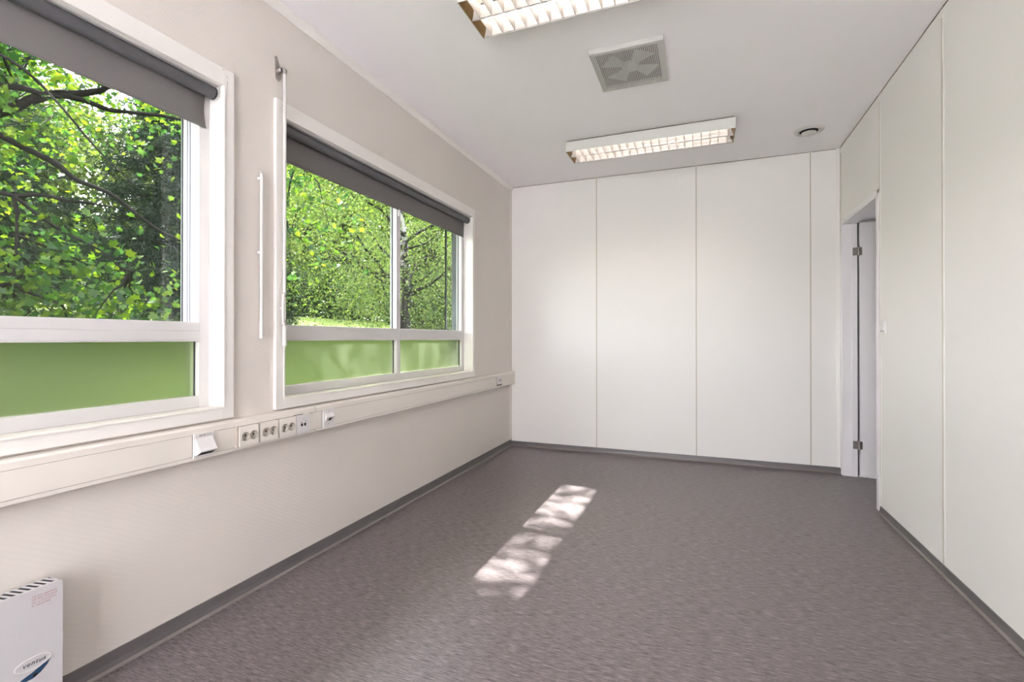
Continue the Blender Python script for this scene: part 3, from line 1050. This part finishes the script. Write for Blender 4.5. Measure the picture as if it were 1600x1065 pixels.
# ------------------------------------------------------------------ ceiling lamps
def lamp(cx, cy_, label):
    L_, Wd, bh = 1.245, 0.285, 0.088
    x0, x1, y0, y1 = cx - L_ / 2, cx + L_ / 2, cy_ - Wd / 2, cy_ + Wd / 2
    zb, zt = 2.612, 2.612 + bh
    root = empty('ceiling_light', (cx, cy_, H), label=label, cat='ceiling light', group='louvred fluorescent ceiling lights')
    b = MB()
    t = 0.004
    b.box(x0, x1, y0, y0 + t, zb, zt - 0.010).box(x0, x1, y1 - t, y1, zb, zt - 0.010)
    b.box(x0, x0 + t, y0, y1, zb, zt - 0.010).box(x1 - t, x1, y0, y1, zb, zt - 0.010)
    b.box(x0, x1, y0, y1, zt - 0.013, zt - 0.010)
    b.build('housing', M['lampbody'], root, bevel=0.0015)
    MB().box(x0 + 0.015, x1 - 0.015, y0 + 0.012, y1 - 0.012, zt - 0.010, zt).build('mounting_base', M['lidgap'], root)
    # longitudinal reflectors: curved sides and a central spine, per row
    rf = MB()
    rows = [(y0 + t, cy_), (cy_, y1 - t)]
    for (a, c_) in rows:
        mid = (a + c_) / 2
        hw = (c_ - a) / 2
        for sgn in (-1, 1):
            pr = []
            for i in range(7):
                u = i / 6
                yy_ = mid + sgn * (hw - 0.003 - 0.024 * (u ** 1.6))
                pr.append((yy_, zb + 0.001 + 0.050 * u))
            poly = pr + [(p_[0] + sgn * 0.001, p_[1]) for p_ in reversed(pr)]
            rf.prism(poly, 0, x0 + t, x1 - t, smooth=True)
    rf.build('side_reflector', M['reflect'], root)
    # top reflectors above the tubes
    tr_ = MB()
    for (a, c_) in rows:
        tr_.box(x0 + t, x1 - t, a + 0.026, c_ - 0.026, zt - 0.018, zt - 0.0165)
    tr_.each('top_reflector', M['lampbody'], root)
    # cross blades
    nb = 19
    pitch = (L_ - 0.10) / nb
    for (a, c_) in rows:
        bl = MB()
        for i in range(nb + 1):
            xx = x0 + 0.05 + i * pitch
            bl.prism([(xx - 0.0055, zb + 0.042), (xx - 0.0008, zb + 0.001), (xx + 0.0008, zb + 0.001), (xx + 0.0055, zb + 0.042)], 1, a + 0.003, c_ - 0.003)
        bl.build('louvre_slats', M['reflect'], root)
    am = MB()
    for (a, c_) in rows:
        am.prism([(x0 + t, zb), (x0 + t + 0.004, zb), (x0 + 0.030, zb + 0.05), (x0 + 0.026, zb + 0.05)], 1, a + 0.002, c_ - 0.002)
        am.prism([(x1 - t, zb), (x1 - t - 0.004, zb), (x1 - 0.030, zb + 0.05), (x1 - 0.026, zb + 0.05)], 1, a + 0.002, c_ - 0.002)
    am.each('end_reflector', M['amber'], root)
    sl_ = MB()
    for i in range(nb):
        xx = x0 + 0.05 + (i + 0.5) * pitch
        sl_.box(xx - pitch * 0.26, xx + pitch * 0.26, cy_ - 0.0282, cy_ - 0.0262, zb + 0.048, zb + 0.055)
    sl_.each('vent_slot', M['dark'], root)
    for (a, c_) in rows:
        mid = (a + c_) / 2
        tu = MB().tube([(x0 + 0.04, mid, zb + 0.056), (x1 - 0.04, mid, zb + 0.056)], 0.008, 12)
        to = tu.build('fluorescent_tube', M['tubeglow'], root)
        cp = MB().tube([(x0 + 0.012, mid, zb + 0.056), (x0 + 0.040, mid, zb + 0.056)], 0.0088, 12).tube([(x1 - 0.012, mid, zb + 0.056), (x1 - 0.040, mid, zb + 0.056)], 0.0088, 12)
        cp.each('tube_holder', M['metal'], to)
    return root


lm = lamp(1.475, -0.835, 'white two-row louvred fluorescent ceiling light nearer the back wall')
for (x, y, l) in ((1.477, -2.697, 'large louvred fluorescent ceiling light cut off by the top of the picture'),
                  (1.477, -4.56, 'added louvred fluorescent fill light above and behind the camera')):  # unseen lamp, added as fill for the room
    c = copy_tree(lm)
    c.location = (x, y, H)
    c['label'] = l
c = copy_tree(lm)  # unseen lamp added to light the hallway
c.location = (3.85, -2.2, H)
c.rotation_euler.z = math.pi / 2
c['label'] = 'added louvred fluorescent fill light, unseen in the hallway beyond the door'

# ------------------------------------------------------------------ ventilation grille in the ceiling
gx0, gx1, gy0, gy1, gz = 1.290, 1.684, -2.125, -1.690, 2.672
r = empty('ceiling_fan_grille', ((gx0 + gx1) / 2, (gy0 + gy1) / 2, H), label='square pale ventilation grille with fine slats between the two ceiling lights', cat='ventilation grille')
b = MB()
bw = 0.030
b.box(gx0, gx0 + bw, gy0, gy1, gz + 0.006, H).box(gx1 - bw, gx1, gy0, gy1, gz + 0.003, H)
b.box(gx0 + bw, gx1 - bw, gy0, gy0 + bw, gz + 0.003, H).box(gx0 + bw, gx1 - bw, gy1 - bw, gy1, gz + 0.003, H)
b.build('frame', M['grille'], r, bevel=0.002)
MB().box(gx0 + bw, gx1 - bw, gy0 + bw, gy1 - bw, H - 0.006, H - 0.001).build('cavity_back', M['grilleback'], r)
s_ = MB()
nsl = 40
for i in range(nsl + 1):
    xx = gx0 + 0.004 + (gx1 - gx0 - 0.008) * i / nsl
    s_.box(xx - 0.0024, xx + 0.0024, gy0 + 0.002, gy1 - 0.002, gz, gz + 0.005)
for yy in (gy0 + 0.003, gy0 + 0.012, gy0 + 0.022, gy1 - 0.003, gy1 - 0.012, gy1 - 0.022):
    s_.box(gx0, gx1, yy - 0.0012, yy + 0.0012, gz + 0.001, gz + 0.005)
s_.build('slats', M['grille'], r)
gcx, gcy = (gx0 + gx1) / 2, (gy0 + gy1) / 2
hbm = MB().lathe([(0.0, -0.022), (0.045, -0.020), (0.050, -0.002), (0.050, 0.0)], (gcx, gcy, H - 0.004), 'z', 28)
hbm.build('fan_hub', M['grille'], r)
for q in range(4):
    t = math.radians(38 + 90 * q)
    d = Vector((math.cos(t), math.sin(t), 0)); pnr = Vector((-d.y, d.x, 0))
    c0 = Vector((gcx, gcy, H - 0.014))
    A = c0 + d * 0.045; B = c0 + d * 0.150
    v = [A - pnr * 0.022, A + pnr * 0.022, B + pnr * 0.062, B - pnr * 0.062]
    v2 = [p_ + Vector((0, 0, 0.006)) for p_ in v]
    MB()._add(v + v2, [(0, 1, 2, 3), (7, 6, 5, 4), (0, 4, 5, 1), (1, 5, 6, 2), (2, 6, 7, 3), (3, 7, 4, 0)]).build('fan_blade', M['grille'], r)

# round exhaust valve
vc = (2.628, -0.505, H)
r = empty('air_valve', vc, label='round white exhaust valve in the ceiling near the door corner', cat='air valve')
MB().lathe([(0.062, 0.0), (0.066, -0.012), (0.078, -0.017), (0.092, -0.013), (0.100, -0.004), (0.100, 0.0)], vc, 'z', 48).build('valve_ring', M['grille'], r)
MB().lathe([(0.0625, 0.0), (0.0625, -0.010)], vc, 'z', 48).lathe([(0, -0.0015), (0.064, -0.0012)], vc, 'z', 48).build('valve_throat', M['dark'], r)
MB().lathe([(0.0, -0.036), (0.034, -0.0355), (0.046, -0.031), (0.051, -0.022), (0.048, -0.018), (0.0, -0.014)], vc, 'z', 48).build('valve_disc', M['grille'], r)
MB().tube([(vc[0], vc[1], H), (vc[0], vc[1], H - 0.018)], 0.006, 10).build('spindle', M['metal'], r)

# ------------------------------------------------------------------ outside
# screen guide rails on the facade, at the far side of each window
for (y, l) in ((-0.985, 'slim dark vertical screen guide rail outside the far window'),
               (-3.335, 'slim dark vertical screen guide rail outside the nearer window')):
    if y > -2:
        rr = empty('screen_guide_rail', (-0.225, y, 0.7), label=l, cat='guide rail')
        MB().box(-0.236, -0.224, y - 0.006, y + 0.004, 0.70, 2.45).build('rail', M['rail'], rr)
        MB().box(-0.224, -0.219, y - 0.004, y + 0.003, 0.70, 2.45).build('rail_lip', M['facade'], rr)
        MB().box(-0.234, -0.19, y - 0.004, y + 0.004, 2.40, 2.43).box(-0.234, -0.19, y - 0.004, y + 0.004, 0.72, 0.75).each('rail_bracket', M['rail'], rr)


def ground(x, y):
    d = max(0.0, -x - 0.3)
    return -0.35 + 0.172 * min(d, 14.5) + 0.03 * max(0.0, d - 14.5)


g = MB()
gx = [-0.15 - 0.5 * i for i in range(0, 12)] + [-6.5 - 2.5 * i for i in range(0, 26)]
gy = [-40 + 4 * i for i in range(0, 31)]
vs = [(x, y, ground(x, y)) for x in gx for y in gy]
ny = len(gy)
g._add(vs, [(i * ny + j_, i * ny + j_ + 1, (i + 1) * ny + j_ + 1, (i + 1) * ny + j_) for i in range(len(gx) - 1) for j_ in range(ny - 1)], True)
tag(g.build('lawn', M['grass']), kind='structure')


def leaves(name, cen, size, shape, mat, parent, seed, up=0.5, droop=0.0, fold=0.25):
    """one mesh of many leaves; shape: outline points (u along the leaf, v across), unit length"""
    rng = np.random.default_rng(seed)
    cen = np.asarray(cen, dtype=np.float64)
    n_ = len(cen)
    org = Vector((0, 0, 0))
    q = parent
    while q is not None:
        org += Vector(q.location)
        q = q.parent
    cen = cen - np.array(org)
    nr = rng.normal(size=(n_, 3))
    nr[:, 2] = np.abs(nr[:, 2]) + up
    nr /= np.linalg.norm(nr, axis=1)[:, None]
    d = rng.normal(size=(n_, 3))
    d[:, 2] -= droop
    d -= nr * np.sum(d * nr, axis=1)[:, None]
    d /= np.linalg.norm(d, axis=1)[:, None]
    c_ = np.cross(nr, d)
    sz = size * rng.uniform(0.65, 1.25, n_)
    sh = np.array(shape)
    kk = len(sh)
    P = (cen[:, None, :] + (d[:, None, :] * sh[None, :, 0:1] + c_[:, None, :] * sh[None, :, 1:2]
         + nr[:, None, :] * (np.abs(sh[None, :, 1:2]) * fold)) * sz[:, None, None]).reshape(-1, 3)
    me = bpy.data.meshes.new(name)
    me.vertices.add(n_ * kk)
    me.vertices.foreach_set('co', P.astype(np.float32).ravel())
    me.loops.add(n_ * kk)
    me.loops.foreach_set('vertex_index', np.arange(n_ * kk, dtype=np.int32))
    me.polygons.add(n_)
    me.polygons.foreach_set('loop_start', (np.arange(n_) * kk).astype(np.int32))
    try:
        me.polygons.foreach_set('loop_total', np.full(n_, kk, dtype=np.int32))
    except Exception:
        pass
    me.materials.append(mat)
    me.update(calc_edges=True)
    me.validate()
    o = bpy.data.objects.new(name, me)
    COL.objects.link(o)
    o.parent = parent
    return o


MAPLE = [(0, 0), (0.15, 0.30), (0.05, 0.50), (0.45, 0.38), (0.60, 0.52), (0.68, 0.20), (1.0, 0.0), (0.68, -0.20), (0.60, -0.52), (0.45, -0.38), (0.05, -0.50), (0.15, -0.30)]
OVAL = [(0, 0), (0.25, 0.32), (0.6, 0.30), (1.0, 0.0), (0.6, -0.30), (0.25, -0.32)]
NEEDLE = [(0, 0.035), (1, 0.0), (0, -0.035)]


def lit(c_):
    """where the sun ray through point c_ meets the room floor (x, y)"""
    return c_[0] + c_[2] / 1.27, c_[1] - 0.125 * c_[2] / 1.27


def wander(p, q, rng, k_=6, amp=0.12):
    p, q = Vector(p), Vector(q)
    L_ = (q - p).length
    out = []
    for i in range(k_ + 1):
        u = i / k_
        o_ = Vector((rng.uniform(-1, 1), rng.uniform(-1, 1), rng.uniform(-1, 1))) * amp * L_ * math.sin(u * math.pi) * 0.5
        sag = -0.05 * L_ * math.sin(u * math.pi) * -1
        out.append(p.lerp(q, u) + o_ + Vector((0, 0, sag)))
    return out


def crown_tree(name, base, top, rtrunk, limbs, clusters, nleaf, spread, size, shape, lmat, bmat, label, boughs=(), group=None,
               seed=1, up=0.5, droop=0.0, flat=(1, 1, 1), twig=0.010):
    """trunk, limbs reaching into the crown, twigs to every leaf cluster and the leaves themselves"""
    rng = random.Random(seed)
    nrng = np.random.default_rng(seed)
    root = empty(name, base, label=label, cat='tree', group=group)
    t = MB()
    tp = wander(base, top, rng, 10, 0.05)
    tp[0] = Vector(base)
    t.tube(tp, [rtrunk * (1.15 if i == 0 else 1 - 0.085 * i) for i in range(11)], 14)
    t.build('trunk', bmat, root)
    b = MB()
    nodes = []
    for (p, q, r0, r1) in limbs:
        path = wander(p, q, rng, 8, 0.10)
        b.tube(path, [r0 + (r1 - r0) * i / 8 for i in range(9)], 8)
        nodes += path[2:]
    for (path, r0, r1) in boughs:
        pp = []
        for i in range(len(path) - 1):
            p, q = Vector(path[i]), Vector(path[i + 1])
            p0 = Vector(path[i - 1]) if i else p
            q1 = Vector(path[i + 2]) if i + 2 < len(path) else q
            for u in (0, 0.33, 0.67):
                pp.append(0.5 * ((2 * p) + (q - p0) * u + (2 * p0 - 5 * p + 4 * q - q1) * u * u + (3 * p - p0 - 3 * q + q1) * u ** 3))
        pp.append(Vector(path[-1]))
        b.tube(pp, [r0 + (r1 - r0) * i / (len(pp) - 1) for i in range(len(pp))], 8)
        nodes += pp
    nodes += tp[5:]
    na = np.array([tuple(x) for x in nodes])
    for c_ in clusters:
        dd = np.linalg.norm(na - np.array(c_), axis=1)
        j_ = int(dd.argmin())
        if (Vector(c_) - nodes[j_]).length > 2.6:
            continue
        path = wander(nodes[j_], c_, rng, 4, 0.16)
        b.tube(path, [twig * (1.5 - i * 0.30) for i in range(5)], 5, caps=False)
    b.build('branches', M['bark'], root)
    cc = np.repeat(np.array(clusters), nleaf, axis=0)
    off = nrng.normal(size=cc.shape) * spread * np.array(flat)
    if droop:
        hang = np.abs(nrng.normal(size=len(cc))) * droop
        off[:, 2] -= hang
        off[:, 0:2] *= 0.75
    leaves('foliage', cc + off, size, shape, lmat, root, seed + 5, up=up, droop=0.8 if droop else 0.3)
    return root


rng = random.Random(11)


def in_patch(c_, y0=-2.88, y1=-1.08, x0=0.62, x1=1.36):
    lx, ly = lit(c_)
    return x0 < lx < x1 and y0 < ly < y1


# broad-leaved tree close to the window wall; its crown shades the nearer window
cl = []
while len(cl) < 500:
    c_ = (rng.uniform(-9.6, -2.4), rng.uniform(-10.5, 0.4), rng.uniform(1.5, 9.8))
    u = ((c_[0] + 6.0) / 3.7) ** 2 + ((c_[1] + 5.0) / 5.3) ** 2 + ((c_[2] - 5.8) / 4.3) ** 2
    if u > 1 or u < 0.12:
        continue
    if in_patch(c_) and rng.random() > 0.22:
        continue
    lx, ly = lit(c_)
    if c_[2] > 5.4 and not (0.3 < lx < 1.9 and -5.8 < ly < -3.0) and rng.random() > 0.25:
        continue
    if c_[2] < 2.4 and c_[1] > -4.5 and rng.random() > 0.12:
        continue
    az_ = math.degrees(math.atan2(1.87 - c_[0], c_[1] + 4.76))
    if 52 < az_ < 64.5 and c_[2] < 3.3 and rng.random() > 0.22:
        continue
    if c_[0] > -4.2 and c_[1] > -3.4 and c_[2] < 4.2 and rng.random() > 0.45:
        continue
    cl.append(c_)
for _ in range(12):
    cl.append((rng.gauss(-3.3, 0.5), rng.gauss(0.1, 0.40), rng.gauss(3.1, 0.42)))
for (lx, ly, z_) in ((0.80, -1.12, 7.2), (1.28, -1.35, 7.6), (0.78, -1.98, 7.0), (1.25, -2.15, 7.8), (0.85, -2.75, 7.4)):
    cl.append((lx - z_ / 1.27, ly + 0.125 * z_ / 1.27, z_))
for _ in range(100):                                      # boughs high up that shade the near end of the far window
    z_ = rng.uniform(4.6, 7.6)
    cl.append((rng.uniform(0.6, 1.5) - z_ / 1.27, rng.uniform(-4.1, -3.36) + 0.125 * z_ / 1.27, z_))
for _ in range(16):
    cl.append((rng.gauss(-3.7, 0.45), rng.gauss(-2.15, 0.35), rng.gauss(1.45, 0.22)))
lmb = [((-7.2, -6.6, 2.8), (-5.08, -2.22, 3.33), 0.095, 0.055), ((-7.2, -6.6, 3.2), (-4.89, -2.28, 3.63), 0.07, 0.035),
       ((-7.2, -6.6, 2.5), (-4.52, -2.42, 3.18), 0.06, 0.036), ((-7.2, -6.6, 2.0), (-4.33, -2.49, 2.48), 0.055, 0.030),
       ((-7.2, -6.6, 3.0), (-3.39, -2.84, 3.40), 0.05, 0.016), ((-3.4, -1.5, 3.95), (-3.2, 0.3, 3.6), 0.022, 0.01),
       ((-7.2, -6.6, 3.8), (-7.0, -2.0, 7.4), 0.08, 0.02), ((-7.2, -6.6, 3.8), (-4.2, -6.2, 7.2), 0.07, 0.02),
       ((-7.2, -6.6, 4.2), (-9.2, -4.6, 7.4), 0.07, 0.02), ((-7.2, -6.6, 3.5), (-8.4, -9.2, 6.4), 0.07, 0.02),
       ((-7.2, -6.6, 3.0), (-8.2, -2.6, 4.6), 0.06, 0.02)]
bgh = [([(-5.08, -2.22, 3.33), (-4.61, -2.12, 3.36), (-4.24, -2.02, 3.47), (-4.09, -1.93, 3.53), (-3.94, -1.84, 3.55), (-3.78, -1.76, 3.58), (-3.64, -1.71, 3.63), (-3.4, -1.5, 3.95)], 0.055, 0.020),
       ([(-4.09, -1.93, 3.53), (-3.82, -1.83, 3.47), (-3.65, -1.72, 3.4), (-3.5, -1.65, 3.38), (-3.14, -1.46, 3.35), (-2.85, -1.22, 3.29)], 0.030, 0.012),
       ([(-4.89, -2.28, 3.63), (-4.52, -2.16, 3.59), (-4.27, -2.08, 3.55), (-4.12, -1.99, 3.5), (-4.09, -1.93, 3.53)], 0.035, 0.025),
       ([(-4.52, -2.42, 3.18), (-4.15, -2.31, 2.99), (-3.77, -2.18, 2.79), (-3.63, -2.12, 2.71), (-3.49, -2.06, 2.58), (-3.32, -1.95, 2.5), (-3.17, -1.89, 2.41), (-2.99, -1.78, 2.23), (-2.82, -1.69, 2.1), (-2.62, -1.58, 1.99)], 0.032, 0.008),
       ([(-4.33, -2.49, 2.48), (-3.87, -2.42, 2.4), (-3.75, -2.38, 2.37), (-3.58, -2.25, 2.39), (-3.42, -2.14, 2.35), (-3.28, -2.08, 2.34), (-3.09, -1.96, 2.3)], 0.026, 0.007),
       ([(-3.75, -2.38, 2.37), (-3.69, -2.38, 2.21), (-3.65, -2.4, 2.01), (-3.61, -2.43, 1.77), (-3.57, -2.46, 1.59)], 0.018, 0.006),
       ([(-3.75, -2.38, 2.37), (-3.49, -2.29, 2.16), (-3.34, -2.21, 2.05), (-3.14, -2.04, 1.9), (-2.96, -1.93, 1.69)], 0.016, 0.005),
       ([(-3.39, -2.84, 3.4), (-3.13, -2.72, 3.29), (-2.97, -2.6, 3.15), (-2.81, -2.48, 2.92), (-2.63, -2.36, 2.64), (-2.42, -2.2, 2.36)], 0.014, 0.005)]
crown_tree('maple_tree', (-7.2, -6.6, ground(-7.2, 0)), (-6.9, -6.0, 8.6), 0.20, lmb, cl, 125, 0.30, 0.074, MAPLE, M['maple'], M['bark'],
           'broad-leaved tree with large bright green leaves and dark boughs filling the nearer window', boughs=bgh, seed=3, up=0.35)

# birch on the lawn
bb = (-7.0, 8.55)
cl = []
rng = random.Random(5)
while len(cl) < 700:
    c_ = (rng.uniform(-13, -1), rng.uniform(2, 15), rng.uniform(1.7, 10))
    u = ((c_[0] - bb[0]) / 5.2) ** 2 + ((c_[1] - bb[1]) / 5.6) ** 2 + ((c_[2] - 5.4) / 4.0) ** 2
    if u > 1 or u < 0.10:
        continue
    ax, ay = bb[0] - 1.87, bb[1] + 4.76
    tt = ((c_[0] - 1.87) * ax + (c_[1] + 4.76) * ay) / (ax * ax + ay * ay)
    off = abs((c_[0] - 1.87) * ay - (c_[1] + 4.76) * ax) / math.hypot(ax, ay)
    if tt < 1 and off < (0.8 if c_[2] < 5 else 0.45) and rng.random() > 0.25:
        continue
    cl.append(c_)
bz = ground(bb[0], 0)
lmb = [((bb[0], bb[1], 4.4), (-9.6, 6.6, 6.6), 0.05, 0.02), ((bb[0], bb[1], 4.2), (-4.2, 10.4, 6.0), 0.05, 0.02),
       ((bb[0], bb[1], 5.0), (-8.0, 5.6, 7.6), 0.045, 0.015), ((bb[0], bb[1], 5.2), (-5.0, 9.8, 8.0), 0.045, 0.015),
       ((bb[0], bb[1], 2.6), (-10.8, 8.6, 4.0), 0.05, 0.015), ((bb[0], bb[1], 2.9), (-8.2, 12.4, 4.4), 0.05, 0.015)]
bgh = [([(-7.03, 8.54, 2.93), (-7.37, 8.06, 3.08), (-7.53, 7.57, 3.14), (-7.72, 7.03, 3.43), (-7.81, 6.7, 3.57), (-8.01, 6.26, 3.73), (-8.4, 5.2, 3.9)], 0.065, 0.012),
       ([(-7.03, 8.54, 3.01), (-7.4, 8.04, 3.13), (-7.47, 7.74, 3.46), (-7.59, 7.4, 3.76), (-7.69, 7.06, 4.15), (-7.73, 6.76, 4.4), (-7.82, 6.43, 4.85)], 0.06, 0.012),
       ([(-7.04, 8.53, 3.34), (-7.46, 8.12, 3.82), (-7.62, 7.75, 4.24), (-7.8, 7.36, 4.82), (-7.87, 7.04, 5.48)], 0.05, 0.012),
       ([(-6.99, 8.56, 2.48), (-6.69, 8.64, 2.91), (-6.44, 8.68, 3.0), (-6.05, 8.8, 3.33)], 0.055, 0.018),
       ([(-6.99, 8.56, 2.36), (-6.6, 8.58, 2.63), (-6.17, 8.61, 2.82), (-5.67, 8.67, 3.13), (-5.2, 8.7, 3.57)], 0.07, 0.018),
       ([(-7.03, 8.54, 3.96), (-6.62, 8.57, 4.04), (-6.2, 8.59, 4.16), (-5.78, 8.72, 4.52)], 0.04, 0.012)]
crown_tree('birch_tree', (bb[0], bb[1], bz), (bb[0] - 0.05, bb[1] + 0.05, 9.0), 0.185, lmb, cl, 130, 0.36, 0.062, OVAL, M['birchleaf'], M['birch'],
           'birch tree with black and white trunk and drooping foliage seen through the far window', boughs=bgh, seed=8, up=0.2, droop=0.45, twig=0.008)


# pine behind the broad-leaved tree
def conifer(name, base, h, rad, label, seed, zlow=0.4, n_whorl=15, dens=34, group=None):
    rng = random.Random(seed)
    root = empty(name, base, label=label, cat='tree', group=group)
    MB().tube([base, (base[0], base[1], base[2] + h)], [0.17, 0.03], 12).build('trunk', M['bark'], root)
    b = MB()
    tuft = []
    for w_ in range(n_whorl):
        u = w_ / (n_whorl - 1)
        z = base[2] + zlow + (h - zlow - 0.3) * u
        rr = rad * (1 - u) ** 0.75 + 0.25
        for k_ in range(9):
            t = 2 * math.pi * (k_ + rng.random()) / 9
            R_ = rr * rng.uniform(0.75, 1.1)
            q = Vector((base[0] + R_ * math.cos(t), base[1] + R_ * math.sin(t), z - 0.10 * R_ + rng.uniform(-0.1, 0.25)))
            p = Vector((base[0], base[1], z))
            path = wander(p, q, rng, 6, 0.08)
            b.tube(path, [0.026 * (1 - i * 0.12) for i in range(7)], 5, caps=False)
            for i in range(2, 7):
                for _ in range(5):
                    c_ = path[i] + Vector((rng.gauss(0, 0.20), rng.gauss(0, 0.20), rng.gauss(0.02, 0.07)))
                    tuft.append(tuple(c_))
    b.build('branches', M['bark'], root)
    nr_ = np.random.default_rng(seed)
    T = np.repeat(np.array(tuft), dens, axis=0)
    T += nr_.normal(size=T.shape) * 0.075
    leaves('needles', T, 0.145, [(0, 0.05), (1, 0.0), (0, -0.05)], M['pine'], root, seed + 1, up=0.0, fold=0)
    return root


conifer('pine_tree', (-8.2, 2.4, ground(-8.2, 0)), 7.0, 2.2, 'dark green pine showing through the leafy boughs, lower right of the nearer window', 21, zlow=0.2, dens=44)
conifer('pine_tree', (-12.6, 0.5, ground(-12.6, 0)), 6.8, 2.6, 'dark pine farther back, behind the low bright leaves of the nearer window', 23, zlow=0.2, dens=32)


# trees and shrubs beyond the lawn
def far_tree(name, x, y, rx, ry, h, zlo, n_, size, mat, label, seed, cat='tree', group='trees beyond the lawn'):
    rng = random.Random(seed)
    z0 = ground(x, y)
    root = empty(name, (x, y, z0), label=label, cat=cat, group=group)
    b = MB()
    b.tube([(x, y, z0 - 0.1), (x + 0.1, y, z0 + h * 0.75)], [0.05 + h * 0.014, 0.03], 8)
    b.build('trunk', M['bark'], root)
    cl = []
    while len(cl) < n_:
        c_ = (rng.uniform(-rx, rx), rng.uniform(-ry, ry), rng.uniform(zlo, h))
        u = (c_[0] / rx) ** 2 + (c_[1] / ry) ** 2 + ((c_[2] - (h + zlo) / 2) / ((h - zlo) / 2)) ** 2
        if cat == 'shrub':
            u = (c_[0] / rx) ** 2 + (c_[1] / ry) ** 2 + (c_[2] / h) ** 2
        if u > 1 or u < 0.2:
            continue
        cl.append((x + c_[0], y + c_[1], z0 + c_[2]))
    nr_ = np.random.default_rng(seed)
    cc = np.repeat(np.array(cl), 45, axis=0)
    cc += nr_.normal(size=cc.shape) * (rx * 0.11)
    leaves('foliage', cc, size, OVAL, mat, root, seed + 1, up=0.3)


for (x, y, r_, h, lab, sd_) in (
        (-26.0, 5.6, 3.4, 10.5, 'pale green tree beyond the lawn, behind the farther pine', 31),
        (-22.6, 13.0, 3.5, 11.0, 'pale green tree beyond the lawn, behind the nearer pine', 32),
        (-18.4, 18.9, 3.5, 11.0, 'pale green tree beyond the lawn, behind the left boughs of the birch', 33),
        (-13.2, 23.8, 3.4, 11.0, 'pale green tree beyond the lawn, straight behind the birch trunk', 34),
        (-7.6, 27.6, 3.5, 11.0, 'pale green tree beyond the lawn, behind the right boughs of the birch', 35),
        (-34.0, 13.0, 4.6, 14.0, 'tall tree in the second line beyond the lawn, left end', 36),
        (-29.0, 22.0, 4.8, 14.0, 'tall tree in the second line beyond the lawn, second from the left', 37),
        (-23.0, 30.0, 4.8, 14.0, 'tall tree in the second line beyond the lawn, middle', 38),
        (-15.5, 35.5, 4.8, 14.0, 'tall tree in the second line beyond the lawn, right end', 39)):
    far_tree('broadleaf_tree', x, y, r_, r_, h, 0.3, 400, 0.29, M['farleaf'], lab, sd_)
for (x, y, rx, h, lab, sd_) in (
        (-20.4, 6.6, 2.0, 3.1, 'green shrub at the edge of the lawn, behind the nearer pine', 41),
        (-18.0, 10.8, 2.0, 3.1, 'green shrub at the edge of the lawn, left of the birch', 42),
        (-15.4, 14.6, 2.0, 3.1, 'dark green shrub at the edge of the lawn, behind the left of the birch', 43),
        (-12.2, 17.9, 2.0, 3.1, 'green shrub at the edge of the lawn, straight behind the birch trunk', 44),
        (-8.6, 20.6, 2.0, 3.1, 'green shrub at the edge of the lawn, right of the birch', 45),
        (-6.4, -0.2, 0.9, 1.15, 'low dark shrub under the boughs at the lower right of the nearer window', 46),
        (-7.6, -1.9, 1.1, 1.3, 'low dark shrub under the boughs at the lower left of the nearer window', 47)):
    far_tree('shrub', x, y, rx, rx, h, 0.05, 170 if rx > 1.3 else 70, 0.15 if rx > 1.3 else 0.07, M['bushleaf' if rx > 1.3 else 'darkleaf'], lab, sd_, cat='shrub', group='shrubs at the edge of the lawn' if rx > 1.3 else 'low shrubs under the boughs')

hn = np.random.default_rng(77)
n_ = 30000
u = hn.random(n_)
A_, B_ = np.array((-30.0, 4.0)), np.array((-6.0, 30.5))
ax_ = (B_ - A_) / np.linalg.norm(B_ - A_)
nx_ = np.array((-ax_[1], ax_[0]))
pxy = A_ + (B_ - A_) * u[:, None] + nx_ * (hn.normal(size=n_) * 0.35)[:, None]
zz = np.array([ground(q, 0) for q in pxy[:, 0]]) + hn.random(n_) * (2.5 + 0.35 * np.sin(u * 40))
hr = empty('hedge', (-18, 17.2, 2.3), label='long green hedge closing the far side of the lawn behind the shrubs', cat='hedge')
leaves('foliage', np.column_stack([pxy, zz]), 0.26, OVAL, M['bushleaf'], hr, 78, up=0.3)
hs_ = MB()
for i in range(14):
    q = A_ + (B_ - A_) * (i + 0.5) / 14
    hs_.tube([(q[0], q[1], ground(q[0], 0) - 0.05), (q[0] + 0.1, q[1], ground(q[0], 0) + 1.6)], [0.05, 0.03], 6)
hs_.each('stem', M['bark'], hr)

# ------------------------------------------------------------------ light portals in the window openings
for (a, b) in holes:
    al = bpy.data.lights.new('sky_portal', 'AREA')
    al.shape = 'RECTANGLE'
    al.size = 0.9
    al.size_y = b - a - 0.1
    al.cycles.is_portal = True
    ao = bpy.data.objects.new('sky_portal', al)
    ao.location = (-0.24, (a + b) / 2, 1.65)
    ao.rotation_euler = (0, -math.pi / 2, 0)
    COL.objects.link(ao)
al = bpy.data.lights.new('sky_portal', 'AREA')
al.shape = 'RECTANGLE'
al.size = 1.7
al.size_y = 2.4
al.cycles.is_portal = True
ao = bpy.data.objects.new('sky_portal', al)
ao.location = (1.07, YB - 0.12, 1.33)
ao.rotation_euler = (math.pi / 2, 0, 0)
COL.objects.link(ao)
